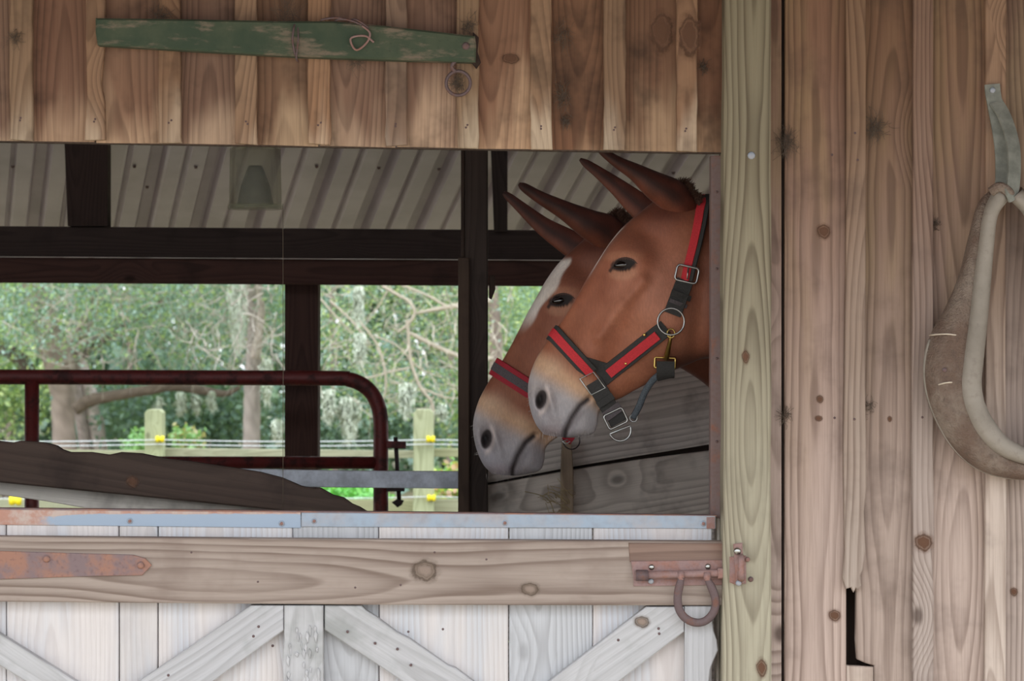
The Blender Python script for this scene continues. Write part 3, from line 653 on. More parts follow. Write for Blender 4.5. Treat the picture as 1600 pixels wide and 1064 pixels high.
# partition behind the mules
pt = empty('partition', P(930, 0, 1.4), 'grey plank partition behind the mules', 'partition'); pt.location.z = 0
def pl(x): return 760-.171*(x-738)
YP = 1.45
slab('plank', [(740, 627), (1260, 538), (1260, pl(1260)-1), (900, pl(900)-4), (740, pl(740)-1)], YP, .03, M['part'], pt, rot=math.radians(80))
slab('plank', [(740, pl(740)+2), (900, pl(900)+1), (1000, pl(1000)+3), (1120, pl(1120)+8), (1260, pl(1260)+8), (1260, 800), (740, 880)], YP+.004, .03, M['part'], pt, rot=math.radians(80))
slab('plank', [(740, 883), (1260, 803), (1260, 930), (740, 1010)], YP, .03, M['part'], pt, rot=math.radians(80))
slab('plank', [(740, 1013), (1260, 933), (1260, 1060), (740, 1140)], YP, .03, M['part'], pt, rot=math.radians(80))
slab('gap_shade_backing', [(742, 700), (1260, 612), (1260, 760), (742, 850)], YP+.034, .01, M['dark'], pt, rot=math.radians(80))  # dark sheet added for the shade seen through the plank gap
slab('upright', [(1236, 500), (1290, 500), (1290, 1498), (1236, 1498)], YP+.045, .09, M['dark'], pt)
stk = slab('wooden_stick', [(878, 690), (893, 688), (896, 740), (896, 812), (876, 812), (876, 740)], 1.40, .03, M['stick']); tag(stk, 'tan upright stick leaning on the partition below the near muzzle', 'stick')
geos = []
for k in range(34):
    x, y = random.uniform(860, 900), random.uniform(770, 812)
    geos.append(tube_geo([P(x, y, 1.39), P(x-random.uniform(0, 16), y-random.uniform(-4, 14), 1.37), P(x-random.uniform(5, 34), y-random.uniform(-4, 26), 1.36)], .0008, seg=3, n=6))
for k in range(3): geos.append(tube_geo([P(868, 806, 1.37), P(858, 782, 1.36), P(842, 773, 1.36), P(820, 768, 1.36)], .001, seg=4, n=9))
V, Fc = merge(geos); tag(mk('hay_wisp', V, Fc, M['hay']), 'wisp of dry hay caught on the stick above the door', 'hay', kind='stuff')

# ================================================================ RED GATE at the back
YG = 3.22
gt = empty('pipe_gate', P(300, 0, YG), 'dark red pipe gate with rounded corner across the back opening', 'gate'); gt.location.z = 0
top = [(-520, 588), (0, 589), (300, 590), (520, 591), (545, 593), (566, 601), (582, 616), (592, 638), (595, 665), (595, 720), (595, 900), (595, 1150)]
tube('frame_tube', [P(x, y, YG) for x, y in top], 11.8*(YG-CY)/F, M['gate'], gt, seg=16, n=90)
tube('cross_rail', [P(-520, 722, YG), P(588, 723, YG)], 9.8*(YG-CY)/F, M['gate'], gt, seg=14)
for y in (860, 1000, 1130): tube('cross_rail', [P(-520, y, YG), P(588, y, YG)], 9.8*(YG-CY)/F, M['gate'], gt, seg=12)
tube('upright_bar', [P(50, 596, YG), P(49, 1135, YG)], 11.5*(YG-CY)/F, M['gate'], gt, seg=14)
slab('hinge_lug', [(602, 689), (634, 690), (634, 701), (602, 700)], YG-.015, .03, M['gate'], gt)
slab('hinge_lug', [(600, 762), (632, 762), (632, 768), (600, 768)], YG-.015, .03, M['lugs'], gt)
tube('hinge_pin', [P(618, 683, YG), P(621, 735, YG), P(624, 788, YG)], .007, M['lugs'], gt, seg=8)
slab('pin_hook', [(612, 785), (620, 780), (631, 782), (628, 789), (621, 793)], YG-.01, .02, M['lugs'], gt)

# ================================================================ MULES
def gauss(dx, dy, sx, sy, ang=0.0):
    c, s = math.cos(ang), math.sin(ang)
    return np.exp(-.5*(((dx*c+dy*s)/sx)**2+((-dx*s+dy*c)/sy)**2))
def polydist(px, py, pts):
    d = np.full(px.shape, 1e9)
    for (ax, ay), (bx, by) in zip(pts[:-1], pts[1:]):
        vx, vy = bx-ax, by-ay; u = np.clip(((px-ax)*vx+(py-ay)*vy)/(vx*vx+vy*vy), 0, 1)
        d = np.minimum(d, np.hypot(px-ax-u*vx, py-ay-u*vy))
    return d
def sm(a, lo, hi): 
    t_ = np.clip((a-lo)/(hi-lo), 0, 1); return t_*t_*(3-2*t_)
SEC = [  # T(x,y) face line, B(x,y) jaw line, half-width mm: upper, middle, lower, all measured on the near mule
 (850, 679, 886, 684, 16, 22, 16), (838, 664, 902, 683, 24, 36, 24), (829, 641, 925, 678, 30, 46, 27), (825, 615, 933, 664, 34, 52, 27), (827, 590, 937, 643, 36, 50, 28),
 (837, 562, 952, 630, 35, 47, 29), (852, 537, 972, 621, 34, 46, 31), (869, 514, 993, 609, 35, 50, 34), (887, 487, 1013, 599, 39, 58, 38), (903, 460, 1034, 589, 48, 68, 44),
 (919, 432, 1054, 578, 62, 80, 52), (936, 405, 1074, 570, 76, 92, 58), (953, 379, 1090, 563, 82, 96, 60), (974, 354, 1104, 560, 78, 92, 62), (1002, 330, 1118, 562, 66, 86, 64),
 (1034, 306, 1138, 568, 52, 84, 68), (1064, 298, 1165, 582, 40, 84, 72), (1095, 308, 1205, 612, 36, 88, 78), (1170, 335, 1270, 680, 40, 100, 90), (1290, 400, 1350, 800, 60, 140, 130),
 (1420, 470, 1440, 930, 90, 190, 180), (1560, 515, 1560, 990, 120, 235, 210), (1720, 545, 1720, 1015, 160, 238, 220), (1920, 550, 1920, 1025, 170, 242, 200), (2120, 535, 2120, 1000, 180, 242, 190),
 (2290, 560, 2280, 960, 170, 225, 170), (2390, 640, 2380, 900, 120, 170, 130), (2418, 720, 2415, 820, 40, 60, 40)]
HEADN = 300
def mule_geo():
    A = np.array(SEC, float); m = len(A)
    t1 = np.linspace(0, 15, HEADN); t2 = np.linspace(15, m-1, 90)[1:]
    # sample the spline at uneven parameters
    E = np.vstack([2*A[0]-A[1], A, 2*A[-1]-A[-2]]); t_ = np.minimum(np.concatenate([t1, t2]), m-1-1e-9); i = t_.astype(int); u = (t_-i)[:, None]
    p0, p1, p2, p3 = E[i], E[i+1], E[i+2], E[i+3]
    Q = .5*((2*p1)+(p2-p0)*u+(2*p0-5*p1+4*p2-p3)*u**2+(3*p1-p0-3*p2+p3)*u**3)
    N = len(Q); K = 168
    th = 2*np.pi*np.arange(K)/K
    vv = np.cos(th); ss = np.sin(th)                       # v: +1 top (face) .. -1 jaw
    Tt, Bb = Q[:, None, 0:2], Q[:, None, 2:4]
    v3 = vv[None, :, None]
    pos = (Tt+Bb)/2+(Tt-Bb)/2*v3
    wU, wM, wL = Q[:, 4:5], Q[:, 5:6], Q[:, 6:7]
    v = vv[None, :]
    w = np.where(v > 0, wM+(wU-wM)*np.abs(v)**2.2, wM+(wL-wM)*np.abs(v)**2.0)
    half = w*np.sign(ss)[None, :]*np.abs(ss)[None, :]**.72/1000
    X = pos[..., 0]; Yp = pos[..., 1]; Z = half            # Z lateral metres (negative = towards viewer later)
    return X.ravel(), Yp.ravel(), Z.ravel(), N, K
def sculpt(X, Yp, Z):
    s = np.sign(Z); a = np.abs(Z); edge = sm(a, .008, .035)
    d = np.zeros_like(a)
    d += .016*gauss(X-974, Yp-402, 34, 18, .35)             # brow / orbit
    d += .006*gauss(X-974, Yp-418, 30, 20, .0)
    d -= .010*gauss(X-972, Yp-417, 15, 8, -.1)              # eye opening
    d -= .014*gauss(X-1012, Yp-372, 20, 14, .5)             # hollow over the eye
    d += .020*gauss(X-1046, Yp-500, 50, 60, .3)             # round jowl
    d -= .016*gauss(X-1092, Yp-470, 12, 80, .1)             # groove behind the jaw
    d += .014*np.exp(-.5*(polydist(X, Yp, [(1000, 440), (965, 480), (935, 525)])/8)**2)   # facial crest
    d -= .012*np.exp(-.5*(polydist(X, Yp, [(975, 520), (960, 545), (945, 575)])/14)**2)
    d -= .010*gauss(X-925, Yp-500, 20, 28, .6)
    nd = .5*0
    d += .012*gauss(X-850, Yp-622, 19, 26, -.15)            # nostril wing
    d += .009*gauss(X-860, Yp-628, 4.5, 17, -.25)
    d -= .034*gauss(X-845, Yp-623, 6.5, 12.5, -.22)         # nostril hollow
    d -= .006*gauss(X-880, Yp-600, 16, 20)
    md = polydist(X, Yp, [(880, 692), (884, 672), (893, 652), (906, 633), (921, 622)])
    d -= .012*np.exp(-.5*(md/3.2)**2)
    d += .006*gauss(X-912, Yp-660, 12, 16, .3)              # lower lip
    d += .004*gauss(X-872, Yp-655, 14, 18)
    d -= .014*gauss(X-940, Yp-634, 9, 10)                   # chin groove
    d += .007*gauss(X-1052, Yp-330, 24, 18)                 # ear root
    d -= .006*gauss(X-1030, Yp-395, 10, 16, .4)
    return s*(a+d*edge)
def fbm(X, Y, k=0):
    return (np.sin(X*.071+k)+np.sin(Y*.063+1.7*k)+np.sin((X+Y)*.043+k*2.1)+np.sin((X-Y)*.11+k)*.6)/3.6
def coat(X, Yp, Z, far):
    L = lambda c: np.array(lin(c)[:3])
    base = L((152, 90, 64)) if not far else L((138, 82, 60)); pale = L((186, 128, 100)); dk = L((96, 52, 38)); vdk = L((52, 30, 26))
    n = len(X); C = np.tile(base, (n, 1))
    def mx(mask, col, k=1.0):
        nonlocal C
        m_ = np.clip(mask*k, 0, 1)[:, None]; C = C*(1-m_)+col*m_
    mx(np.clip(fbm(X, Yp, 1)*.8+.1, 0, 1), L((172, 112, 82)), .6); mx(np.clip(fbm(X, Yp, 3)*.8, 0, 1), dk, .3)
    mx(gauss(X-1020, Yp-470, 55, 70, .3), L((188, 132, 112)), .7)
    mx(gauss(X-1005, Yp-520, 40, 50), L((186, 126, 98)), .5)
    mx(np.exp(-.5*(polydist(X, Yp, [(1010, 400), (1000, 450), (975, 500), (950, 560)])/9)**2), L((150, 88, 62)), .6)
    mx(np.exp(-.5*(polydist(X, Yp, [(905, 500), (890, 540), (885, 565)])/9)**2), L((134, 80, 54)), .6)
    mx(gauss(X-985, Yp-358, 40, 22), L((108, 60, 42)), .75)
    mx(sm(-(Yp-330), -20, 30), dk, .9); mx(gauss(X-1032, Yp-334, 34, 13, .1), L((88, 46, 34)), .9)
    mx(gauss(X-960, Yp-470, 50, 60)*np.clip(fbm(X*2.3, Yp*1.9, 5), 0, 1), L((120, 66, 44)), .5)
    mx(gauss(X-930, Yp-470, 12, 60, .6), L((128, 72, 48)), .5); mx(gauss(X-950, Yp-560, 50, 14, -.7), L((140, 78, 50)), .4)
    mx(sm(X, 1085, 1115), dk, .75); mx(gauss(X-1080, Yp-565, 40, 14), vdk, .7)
    # muzzle
    q = (Yp-(560+(X-840)*.62))                                # distance below a slanting line across the nose
    mx(sm(q, -26, 8)*sm(-X, -985, -930), L((204, 166, 134)), .95)
    mx(sm(q, 6, 40)*sm(-X, -952, -925), L((188, 184, 186)), .95)
    mx(sm(q, 20, 90)*sm(-X, -950, -925), L((170, 166, 172)), .8)
    mx(gauss(X-858, Yp-572, 16, 14), L((206, 174, 146)), .5)
    mx(gauss(X-915, Yp-662, 15, 16), L((190, 184, 186)), .8)
    mx(gauss(X-858, Yp-675, 22, 8), L((150, 132, 134)), .6)
    mx(gauss(X-848, Yp-622, 13, 19, -.2), L((134, 124, 124)), .7)
    nx_, ny_ = X-845, Yp-624; cn, sn_ = math.cos(.22), math.sin(.22); un = nx_*cn-ny_*sn_*-1; wn = -nx_*sn_+ny_*cn
    en = np.hypot(un/8.5, wn/15.5)
    mx(np.exp(-.5*((en-1.35)/.22)**2)*sm(un, -2, 5), L((206, 194, 190)), .9)
    mx(sm(-en, -1.12, -.85), L((64, 56, 56)), 1); mx(sm(-np.hypot((un+1)/5.5, (wn-1)/11), -1.2, -.6), L((26, 22, 22)), .9)
    md = polydist(X, Yp, [(882, 688), (884, 672), (893, 652), (906, 633), (918, 624)])
    mx(np.exp(-.5*(md/2.4)**2)*1.2, L((62, 54, 54)), 1)
    mx(gauss(X-899, Yp-655, 5, 18, .6), L((100, 92, 92)), .7)
    # eye
    e = np.hypot((X-972)/22, (Yp-428-(X-972)*-.05)/11)
    mx(sm(-e, -1.25, -.6), L((190, 140, 112)), .6)
    e = np.hypot((X-972)/30, (Yp-402)/9); mx(sm(-e, -1.3, -.6), L((180, 126, 98)), .5)
    xe, ye = X-972, Yp-415; ce, se_ = math.cos(-.12), math.sin(-.12); u = xe*ce+ye*se_; w_ = -xe*se_+ye*ce
    e = np.hypot(u/19, w_/10); mx(sm(-e, -1.12, -.9), L((30, 20, 18)), 1)
    tear = polydist(X, Yp, [(957, 419), (952, 424)]); mx(sm(-tear, -4, -1.5), L((40, 26, 22)), .9)
    # blaze: a white band down the middle of the face, so it shows at the face line only
    T = polydist(X, Yp, [(1000, 330), (972, 355), (950, 383), (933, 410), (916, 438)])
    if far:
        T = polydist(X, Yp, [(966, 358), (945, 388), (925, 420), (905, 455), (885, 488)])
        wv = 24-.12*(Yp-370)+2*np.sin(Yp*.13)
        T2 = polydist(X, Yp, [(966, 352), (953, 379), (936, 405), (919, 432), (903, 460), (887, 487), (869, 514)])
        mx(sm(-T2, -wv, -(wv-5))*sm(Yp, 346, 356)*sm(-Yp, -468, -425), L((226, 216, 206)), 1)
    else:
        mx(sm(-np.abs(Z), -.026, -.018)*sm(Yp, 352, 362)*sm(-Yp, -440, -405)*sm(-T, -16, -9), L((226, 214, 204)), 1)
    return C
def blob_ear(sp, side, lat, K=28, n=40, flip=1):
    """ear: spine (x,y,halfwidth) in head measurements, lateral offset in metres; front is scooped"""
    D = spline(sp, n); X, Y_, Z, A = [], [], [], []
    for k in range(n):
        x, y, w, zz = D[k]; k2 = min(k+1, n-1); k1 = max(k-1, 0)
        tx, ty = D[k2][0]-D[k1][0], D[k2][1]-D[k1][1]; L_ = math.hypot(tx, ty); nx, ny = -ty/L_, tx/L_
        for s in range(K):
            a = 2*math.pi*s/K
            ca, sa = math.cos(a), math.sin(a)
            dep = w*.85/692.0
            lz = dep*sa
            if sa*side > 0: lz *= .45                      # inner side hollowed
            X.append(x+nx*w*ca); Y_.append(y+ny*w*ca); Z.append(zz+lz)
    Fc = []
    for k in range(n-1):
        for s in range(K):
            s2 = (s+1) % K; Fc.append([k*K+s, k*K+s2, (k+1)*K+s2, (k+1)*K+s])
    Fc += [list(range(K))[::-1], [(n-1)*K+s for s in range(K)]]
    return np.array(X), np.array(Y_), np.array(Z), Fc
def mule(name, Yc, xf, far, label):
    """Yc: depth of the head's middle plane; xf maps head measurements to photo measurements"""
    X, Yp, Z, N, K = mule_geo(); Z = sculpt(X, Yp, Z)
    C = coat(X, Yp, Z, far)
    Fc = []
    for k in range(N-1):
        for s in range(K):
            s2 = (s+1) % K; Fc.append([k*K+s, k*K+s2, (k+1)*K+s2, (k+1)*K+s])
    Fc += [list(range(K))[::-1], [(N-1)*K+s for s in range(K)]]
    n0 = len(X)
    # ears
    if far:
        earA = [(1036, 362, 8, .02), (1018, 343, 22, .03), (988, 322, 20, .045), (952, 296, 14.5, .055), (920, 266, 9.5, .06), (898, 245, 6, .06), (891, 240, 2.5, .06)]
        earB = [(1084, 352, 8, -.012), (1062, 332, 24, -.028), (1044, 312, 27, -.038), (1020, 298, 23, -.05), (985, 276, 15, -.058), (948, 254, 10, -.062), (924, 237, 7, -.062), (916, 231, 2.5, -.062)]
    else:
        earA = [(1044, 360, 8, .02), (1024, 340, 22, .03), (998, 318, 20, .045), (966, 290, 14, .055), (938, 268, 9.5, .06), (917, 253, 6.5, .06), (907, 246, 2.5, .06)]
        earB = [(1090, 350, 8, -.012), (1068, 326, 23, -.028), (1048, 307, 26, -.038), (1022, 292, 22, -.05), (992, 272, 14, -.058), (965, 257, 9.5, -.062), (942, 241, 6.5, -.062), (930, 232, 2, -.062)]
    L = lambda c: np.array(lin(c)[:3])
    Xs, Ys, Zs, Cs = [X], [Yp], [Z], [C]; k0 = n0
    for sp, sd_ in ((earA, -1), (earB, 1)):
        x, y, z, f = blob_ear(sp, sd_, 0); Fc += [[i+k0 for i in q] for q in f]; k0 += len(x)
        tt = np.repeat(np.linspace(0, 1, 40), 28)[:, None]; aa = np.tile(2*np.pi*np.arange(28)/28, 40)
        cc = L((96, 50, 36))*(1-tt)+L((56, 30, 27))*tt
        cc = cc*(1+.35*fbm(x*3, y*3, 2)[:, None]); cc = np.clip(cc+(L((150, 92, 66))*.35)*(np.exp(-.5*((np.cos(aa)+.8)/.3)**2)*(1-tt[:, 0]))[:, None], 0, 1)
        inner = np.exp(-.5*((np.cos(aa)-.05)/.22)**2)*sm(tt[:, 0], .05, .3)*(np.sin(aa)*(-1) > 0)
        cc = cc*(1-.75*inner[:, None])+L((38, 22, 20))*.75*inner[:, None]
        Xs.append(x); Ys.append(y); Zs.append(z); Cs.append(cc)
    # legs
    for lx, top_, zz in ((1480, 900, .12), (1480, 900, -.12), (2290, 880, .14), (2260, 880, -.14)):
        front = lx < 1600
        sp = [(lx, top_, 62), (lx-4, 1040, 46), (lx-6, 1160, 34), (lx-6 if front else lx+46, 1260, 32 if front else 30), (lx-6 if front else lx+30, 1330, 20), (lx-4 if front else lx+24, 1450, 19), (lx-4 if front else lx+20, 1510, 25), (lx-14 if front else lx+6, 1570, 24), (lx-20 if front else lx, 1600, 32), (lx-24 if front else lx-4, 1638, 38)]
        D = spline(sp, 40); K2 = 20; x, y, z = [], [], []
        for q in D:
            for s in range(K2):
                a_ = 2*math.pi*s/K2; x.append(q[0]+q[2]*math.cos(a_)); y.append(q[1]); z.append(zz+q[2]/692*.85*math.sin(a_))
        f = []
        for k in range(39):
            for s in range(K2):
                s2 = (s+1) % K2; f.append([k*K2+s, k*K2+s2, (k+1)*K2+s2, (k+1)*K2+s])
        f += [list(range(K2))[::-1], [39*K2+s for s in range(K2)]]
        Fc += [[i+k0 for i in q] for q in f]; k0 += len(x)
        hoof = (np.array(y) > 1590)[:, None]; cc = np.where(hoof, L((70, 62, 58)), L((128, 74, 54)))
        Xs.append(np.array(x)); Ys.append(np.array(y)); Zs.append(np.array(z)); Cs.append(cc)
    X, Yp, Z, C = np.concatenate(Xs), np.concatenate(Ys), np.concatenate(Zs), np.vstack(Cs)
    def W3(X, Yp, Z):
        x, y = xf(X, Yp); s = (Yc-CY)/F
        return np.stack([(x-800)*s, Yc+Z, CZ+(532-y)*s], -1)
    V = W3(X, Yp, Z)
    V[:, 2] = np.maximum(V[:, 2], .012)
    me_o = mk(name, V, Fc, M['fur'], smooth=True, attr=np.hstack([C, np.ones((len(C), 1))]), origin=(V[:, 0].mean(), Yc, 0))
    fix_normals(me_o); tag(me_o, label, 'mule', 'mules looking out of the stall')
    # helpers to lay things on the head
    nv = n0; near = [i for i in range(nv) if Z[i] < 0]
    kd = KDTree(len(near))
    for i in near: kd.insert((X[i], Yp[i], 0), i)
    kd.balance()
    def on(px, py, off=.003, side=-1):                    # head measurement -> world point on the skin
        z = 0; wsum = 0
        for co, i, d in kd.find_n((px, py, 0), 4):
            w = 1/(d+.5); z += Z[i]*w; wsum += w
        z = z/wsum
        return Vector(W3(np.array(px), np.array(py), np.array((z-off)*(-side) if side > 0 else z-off)).tolist())
    # eyes
    for side in (-1, 1):
        V2, F2 = [], []
        for i in range(13):
            for j in range(20):
                ph, tt = math.pi*i/12, 2*math.pi*j/20
                x, y, z = math.sin(ph)*math.cos(tt), math.sin(ph)*math.sin(tt), math.cos(ph)
                lid = 9.6*(1-.28*abs(x)**1.5)
                u, w_ = x*17, y*lid*(1.0 if y < 0 else .78)
                px = 973+u*math.cos(-.12)-w_*math.sin(-.12)*-1*-1; py = 415+u*math.sin(-.12)+w_
                c0 = on(973, 415, -.010)
                base = W3(np.array(px), np.array(py), np.array(0.0))
                yy = c0.y+.003-z*.016
                V2.append((base[0], yy if side < 0 else 2*Yc-yy, base[2]))
        for i in range(12):
            for j in range(20):
                j2 = (j+1) % 20; F2.append([i*20+j, i*20+j2, (i+1)*20+j2, (i+1)*20+j])
        e = fix_normals(mk('eye', V2, F2, M['eye'], me_o, smooth=True))
        if side < 0:
            for nm, up_ in (('eyelid', [(954, 419), (960, 410), (967, 406), (977, 405), (986, 408), (993, 414)]),):
                pts = [on(a_, b_, .000) for a_, b_ in up_]
                pts = [Vector((p_.x, min(p_.y, on(973, 415, .0035).y+.004), p_.z)) for p_ in pts]
                tube(nm, pts, [.0008, .0014, .0018, .0018, .0014, .0008], M['lid'], me_o, seg=8, n=20)
    # mane tuft between and behind the ears
    geos = []; R = random.Random(3 if far else 4)
    for k in range(3200):
        u = R.random()
        x = 1034+u*58; y = 304-12*math.exp(-((x-1064)/16)**2)+max(0, x-1070)*.40+R.uniform(-2, 16)
        z = R.uniform(-.034, .034); l = R.uniform(8, 19)*(1 if u < .8 else .7)
        a0 = W3(np.array(x), np.array(y+6), np.array(z)); a1 = W3(np.array(x+R.uniform(-2, 5)), np.array(y-l*.5), np.array(z*1.2)); a2 = W3(np.array(x+R.uniform(-4, 10)), np.array(y-l*.8), np.array(z*1.5))
        geos.append(tube_geo([a0, a1, a2], [.0012, .001, .0003], seg=3))
    V2, F2 = merge(geos); tag(mk('mane', V2, F2, M['mane'], me_o), kind='stuff')
    # whiskers
    geos = []
    for k in range(70):
        x, y = R.choice([(R.uniform(895, 930), R.uniform(668, 682)), (R.uniform(840, 880), R.uniform(668, 685)), (R.uniform(826, 838), R.uniform(600, 650))])
        p_ = np.array(on(x, y, -.002)); l = R.uniform(.006, .02)
        q_ = p_+np.array((R.uniform(-.3, .3)*l-(.5*l if x < 840 else 0), -.3*l, -l if x > 838 else -.3*l))
        geos.append(tube_geo([p_, (p_+q_)/2, q_], [.0004, .0003, .0001], seg=3))
    V2, F2 = merge(geos); tag(mk('whiskers', V2, F2, M['whisk'], me_o), kind='stuff')
    return me_o, on, W3
M['lid'] = plain('dark eyelid', (64, 40, 32), .45)
M['mane'] = plain('dark brown mane hair', (78, 50, 38), .7)
M['whisk'] = plain('pale whiskers', (196, 186, 180), .6)
YN, YFm = .52, 1.02
near_m, onN, WN = mule('mule', YN, lambda x, y: (x, y), False, 'nearer reddish brown mule wearing the full black and red halter')
def xfar(x, y):
    a = math.radians(-3.0); dx, dy = x-972, y-415
    k = sm(np.asarray(x, float), 1035, 1190)
    X2 = 876+dx*math.cos(a)-dy*math.sin(a)*-1*-1; Y2 = 470+dx*math.sin(a)*1+dy*math.cos(a)
    Y2 = Y2-45*sm(np.asarray(x, float), 960, 1080)*sm(np.asarray(y, float), 430, 560)
    # blend back to an upright translation for neck, trunk and legs
    X3 = x-96; Y3 = 532+(y-532)*(4500/7.02)/(4500/6.52)*1.0+0
    # keep the head's own scale; legs must reach the floor
    return X2*(1-k)+X3*k, Y2*(1-k)+(532+(y-532)*(6.52/7.02)*1.0)*k
far_m, onF, WF = mule('mule', YFm, xfar, True, 'farther mule with a white blaze, half hidden behind the nearer mule')

# ================================================================ HALTERS
def ribbon(name, pts, w, mat, parent, th=.0025, n=40, closed=False, nrm=None):
    """flat strap along world pts, w metres wide; nrm: function or vector giving the outward direction"""
    C = spline(pts, n); m = len(C); V = []
    T = np.gradient(C, axis=0); T /= np.linalg.norm(T, axis=1)[:, None]
    for k in range(m):
        N_ = np.array(nrm(C[k]) if callable(nrm) else (nrm or (0, -1, 0)), float)
        N_ -= T[k]*N_.dot(T[k]); N_ /= np.linalg.norm(N_)+1e-9; B = np.cross(T[k], N_)
        h = w/2
        for a, b in ((-h, 0), (-h*.96, th), (h*.96, th), (h, 0)): V.append(C[k]+B*a+N_*b)
    Fc = []
    for k in range(m-1):
        for s in range(4):
            s2 = (s+1) % 4; Fc.append([k*4+s, k*4+s2, (k+1)*4+s2, (k+1)*4+s])
    Fc += [[0, 1, 2, 3][::-1], [(m-1)*4+s for s in range(4)]]
    o = fix_normals(mk(name, V, Fc, mat, parent)); return o
def lay(on, pts, off=.003): return [on(x, y, off) for x, y in pts]
def seg2(a, b, n=7): return [(a[0]+(b[0]-a[0])*i/(n-1), a[1]+(b[1]-a[1])*i/(n-1)) for i in range(n)]
pxm = (YN-CY)/F
hN = empty('halter', onN(990, 560, .01), 'black and red webbing halter with silver rings on the nearer mule', 'halter', 'mule halters')
Yhead = YN
def out_from(cx, cy, W3, Yc):                      # outward direction from a point on the head's midline
    c0 = np.array(W3(np.array(float(cx)), np.array(float(cy)), np.array(0.0)))
    return lambda p: (np.array(p)-c0)
# nose band wraps over the nose
def wrap(on, T, B, nrm_c, W3, Yc, w, mats, parent, names, over=5, off=.003, far_side=True, n=60):
    path = seg2(B, T, 9)
    near = [np.array(on(x, y, off)) for x, y in path]
    t2 = np.array(W3(np.array(T[0]-over*.75), np.array(T[1]-over*.5), np.array(0.0)))
    pts = near[:-1]+[near[-1]]
    pts.append(t2)
    far = [p*np.array((1, -1, 1))+np.array((0, 2*Yc, 0)) for p in near][::-1]
    pts += far if far_side else []
    o = None
    for i, (wk, mt, extra) in enumerate(mats):
        r = ribbon(names[i], [Vector(p) for p in pts], wk*w, mt, parent if i == 0 else o, th=.003+.0015*i+extra, n=n, nrm=out_from(nrm_c[0], nrm_c[1], W3, Yc))
        if i == 0: o = r
    return o
WB = 27*pxm
wrap(onN, (866, 522), (922, 583), (920, 560), WN, YN, WB, [(1, M['black'], 0), (.52, M['red'], .0)], hN, ['nose_band', 'red_stripe'])
# cheek strap
ck1 = seg2((1037, 512), (938, 592), 8)
cs = ribbon('cheek_strap', lay(onN, ck1, .004), WB, M['black'], hN, n=30)
ribbon('red_stripe', lay(onN, seg2((1024, 524), (950, 584), 7), .0085), WB*.55, M['red'], cs, n=24)
for x, y in ((1007, 523), (978, 568)): bolt_head('rivet', x, y, onN(x, y, .010).y, .0035, M['brass'], cs, .002)
# triangular web between the straps
ribbon('web_patch', lay(onN, seg2((912, 566), (946, 576), 5), .0035), 18*pxm, M['black'], hN, n=10)
# junction ring (rectangular)
def loop2(pts, on, off, r, name, mat, parent, n=48):
    P3 = [on(x, y, off) for x, y in pts]; return tube(name, P3+[P3[0]], r, mat, parent, seg=8, n=n)
def flatloop(pts, Y, r, name, mat, parent, n=48, tilt=0.0):
    P3 = [P(x, y, Y+tilt*(x-pts[0][0])) for x, y in pts]; return tube(name, P3, r, mat, parent, seg=8, n=None, closed=True)
def rrect(cx, cy, w, h, ang=0, r=4, n=4):
    out = []
    for sx_, sy_, a0 in ((1, -1, 0), (-1, -1, 90), (-1, 1, 180), (1, 1, 270)):
        for k in range(n+1):
            a = math.radians(a0+90*k/n); x = sx_*(w/2-r)+r*math.cos(a); y = sy_*(h/2-r)-r*math.sin(a)
            out.append((cx+x*math.cos(ang)-y*math.sin(ang), cy+x*math.sin(ang)+y*math.cos(ang)))
    return out
YJ = onN(930, 595, .010).y
tube('square_ring', [P(x, y, YJ) for x, y in ((927, 581), (906, 592), (924, 617), (946, 606))], .0017, M['silver'], hN, seg=8, closed=True)
# chin strap down from the junction
chp = [(932, 602), (941, 618), (952, 634), (964, 652), (968, 662)]
Yc_ = onN(935, 610, .012).y
ribbon('chin_strap', [P(928, 596, Yc_+.002), P(940, 616, Yc_), P(950, 634, Yc_+.004), P(962, 652, Yc_+.008), P(967, 661, Yc_+.010)], 27*pxm, M['black'], hN, n=20, th=.004)
ribbon('strap_keeper', [P(934, 634, Yc_-.003), P(958, 618, Yc_-.003)], 11*pxm, M['black'], hN, n=6, th=.004)
ribbon('strap_fold', [P(945, 652, Yc_+.002), P(970, 634, Yc_+.002)], 16*pxm, M['grey_web'], hN, n=6, th=.003)
tube('buckle', [P(x, y, Yc_-.002) for x, y in rrect(962, 654, 32, 24, -.45)], .0024, M['silver'], hN, seg=8, closed=True)
dr_ = arc(969, 672, 17, 200, 385, 18)
tube('chin_ring', [P(x, y, Yc_+.006) for x, y in dr_], .0024, M['silver'], hN, seg=8, closed=True)
# black strap under the jaw: to the far side
ribbon('under_strap', [P(966, 650, Yc_+.012), P(962, 648, YN-.02), P(955, 642, YN+.03), P(935, 605, YN+.055)], 20*pxm, M['black'], hN, n=16, nrm=(0, 0, -1))
# throat strap: from the snap loop down to the chin ring
jp = [(1038, 582), (1022, 592), (1008, 612), (998, 636), (988, 654)]
yj = onN(1030, 575, .012).y
tube('jaw_strap', [P(x, y, yj+.012+.02*i/4) for i, (x, y) in enumerate(jp)], 5.2*pxm, M['rope'], hN, seg=10, n=24, flat=.5)
tube('end_ring', [P(x, y, yj+.03) for x, y in arc(990, 653, 6, 0, 345, 12)], .0016, M['silver'], hN, seg=6, closed=True)
# big side ring
ring = arc(1044, 503, 20.5, 0, 345, 28)
tube('side_ring', [onN(1044, 503, .010)+Vector(((x-1044)*pxm, 0, -(y-503)*pxm)) for x, y in ring], .0023, M['silver'], hN, seg=10, closed=True)
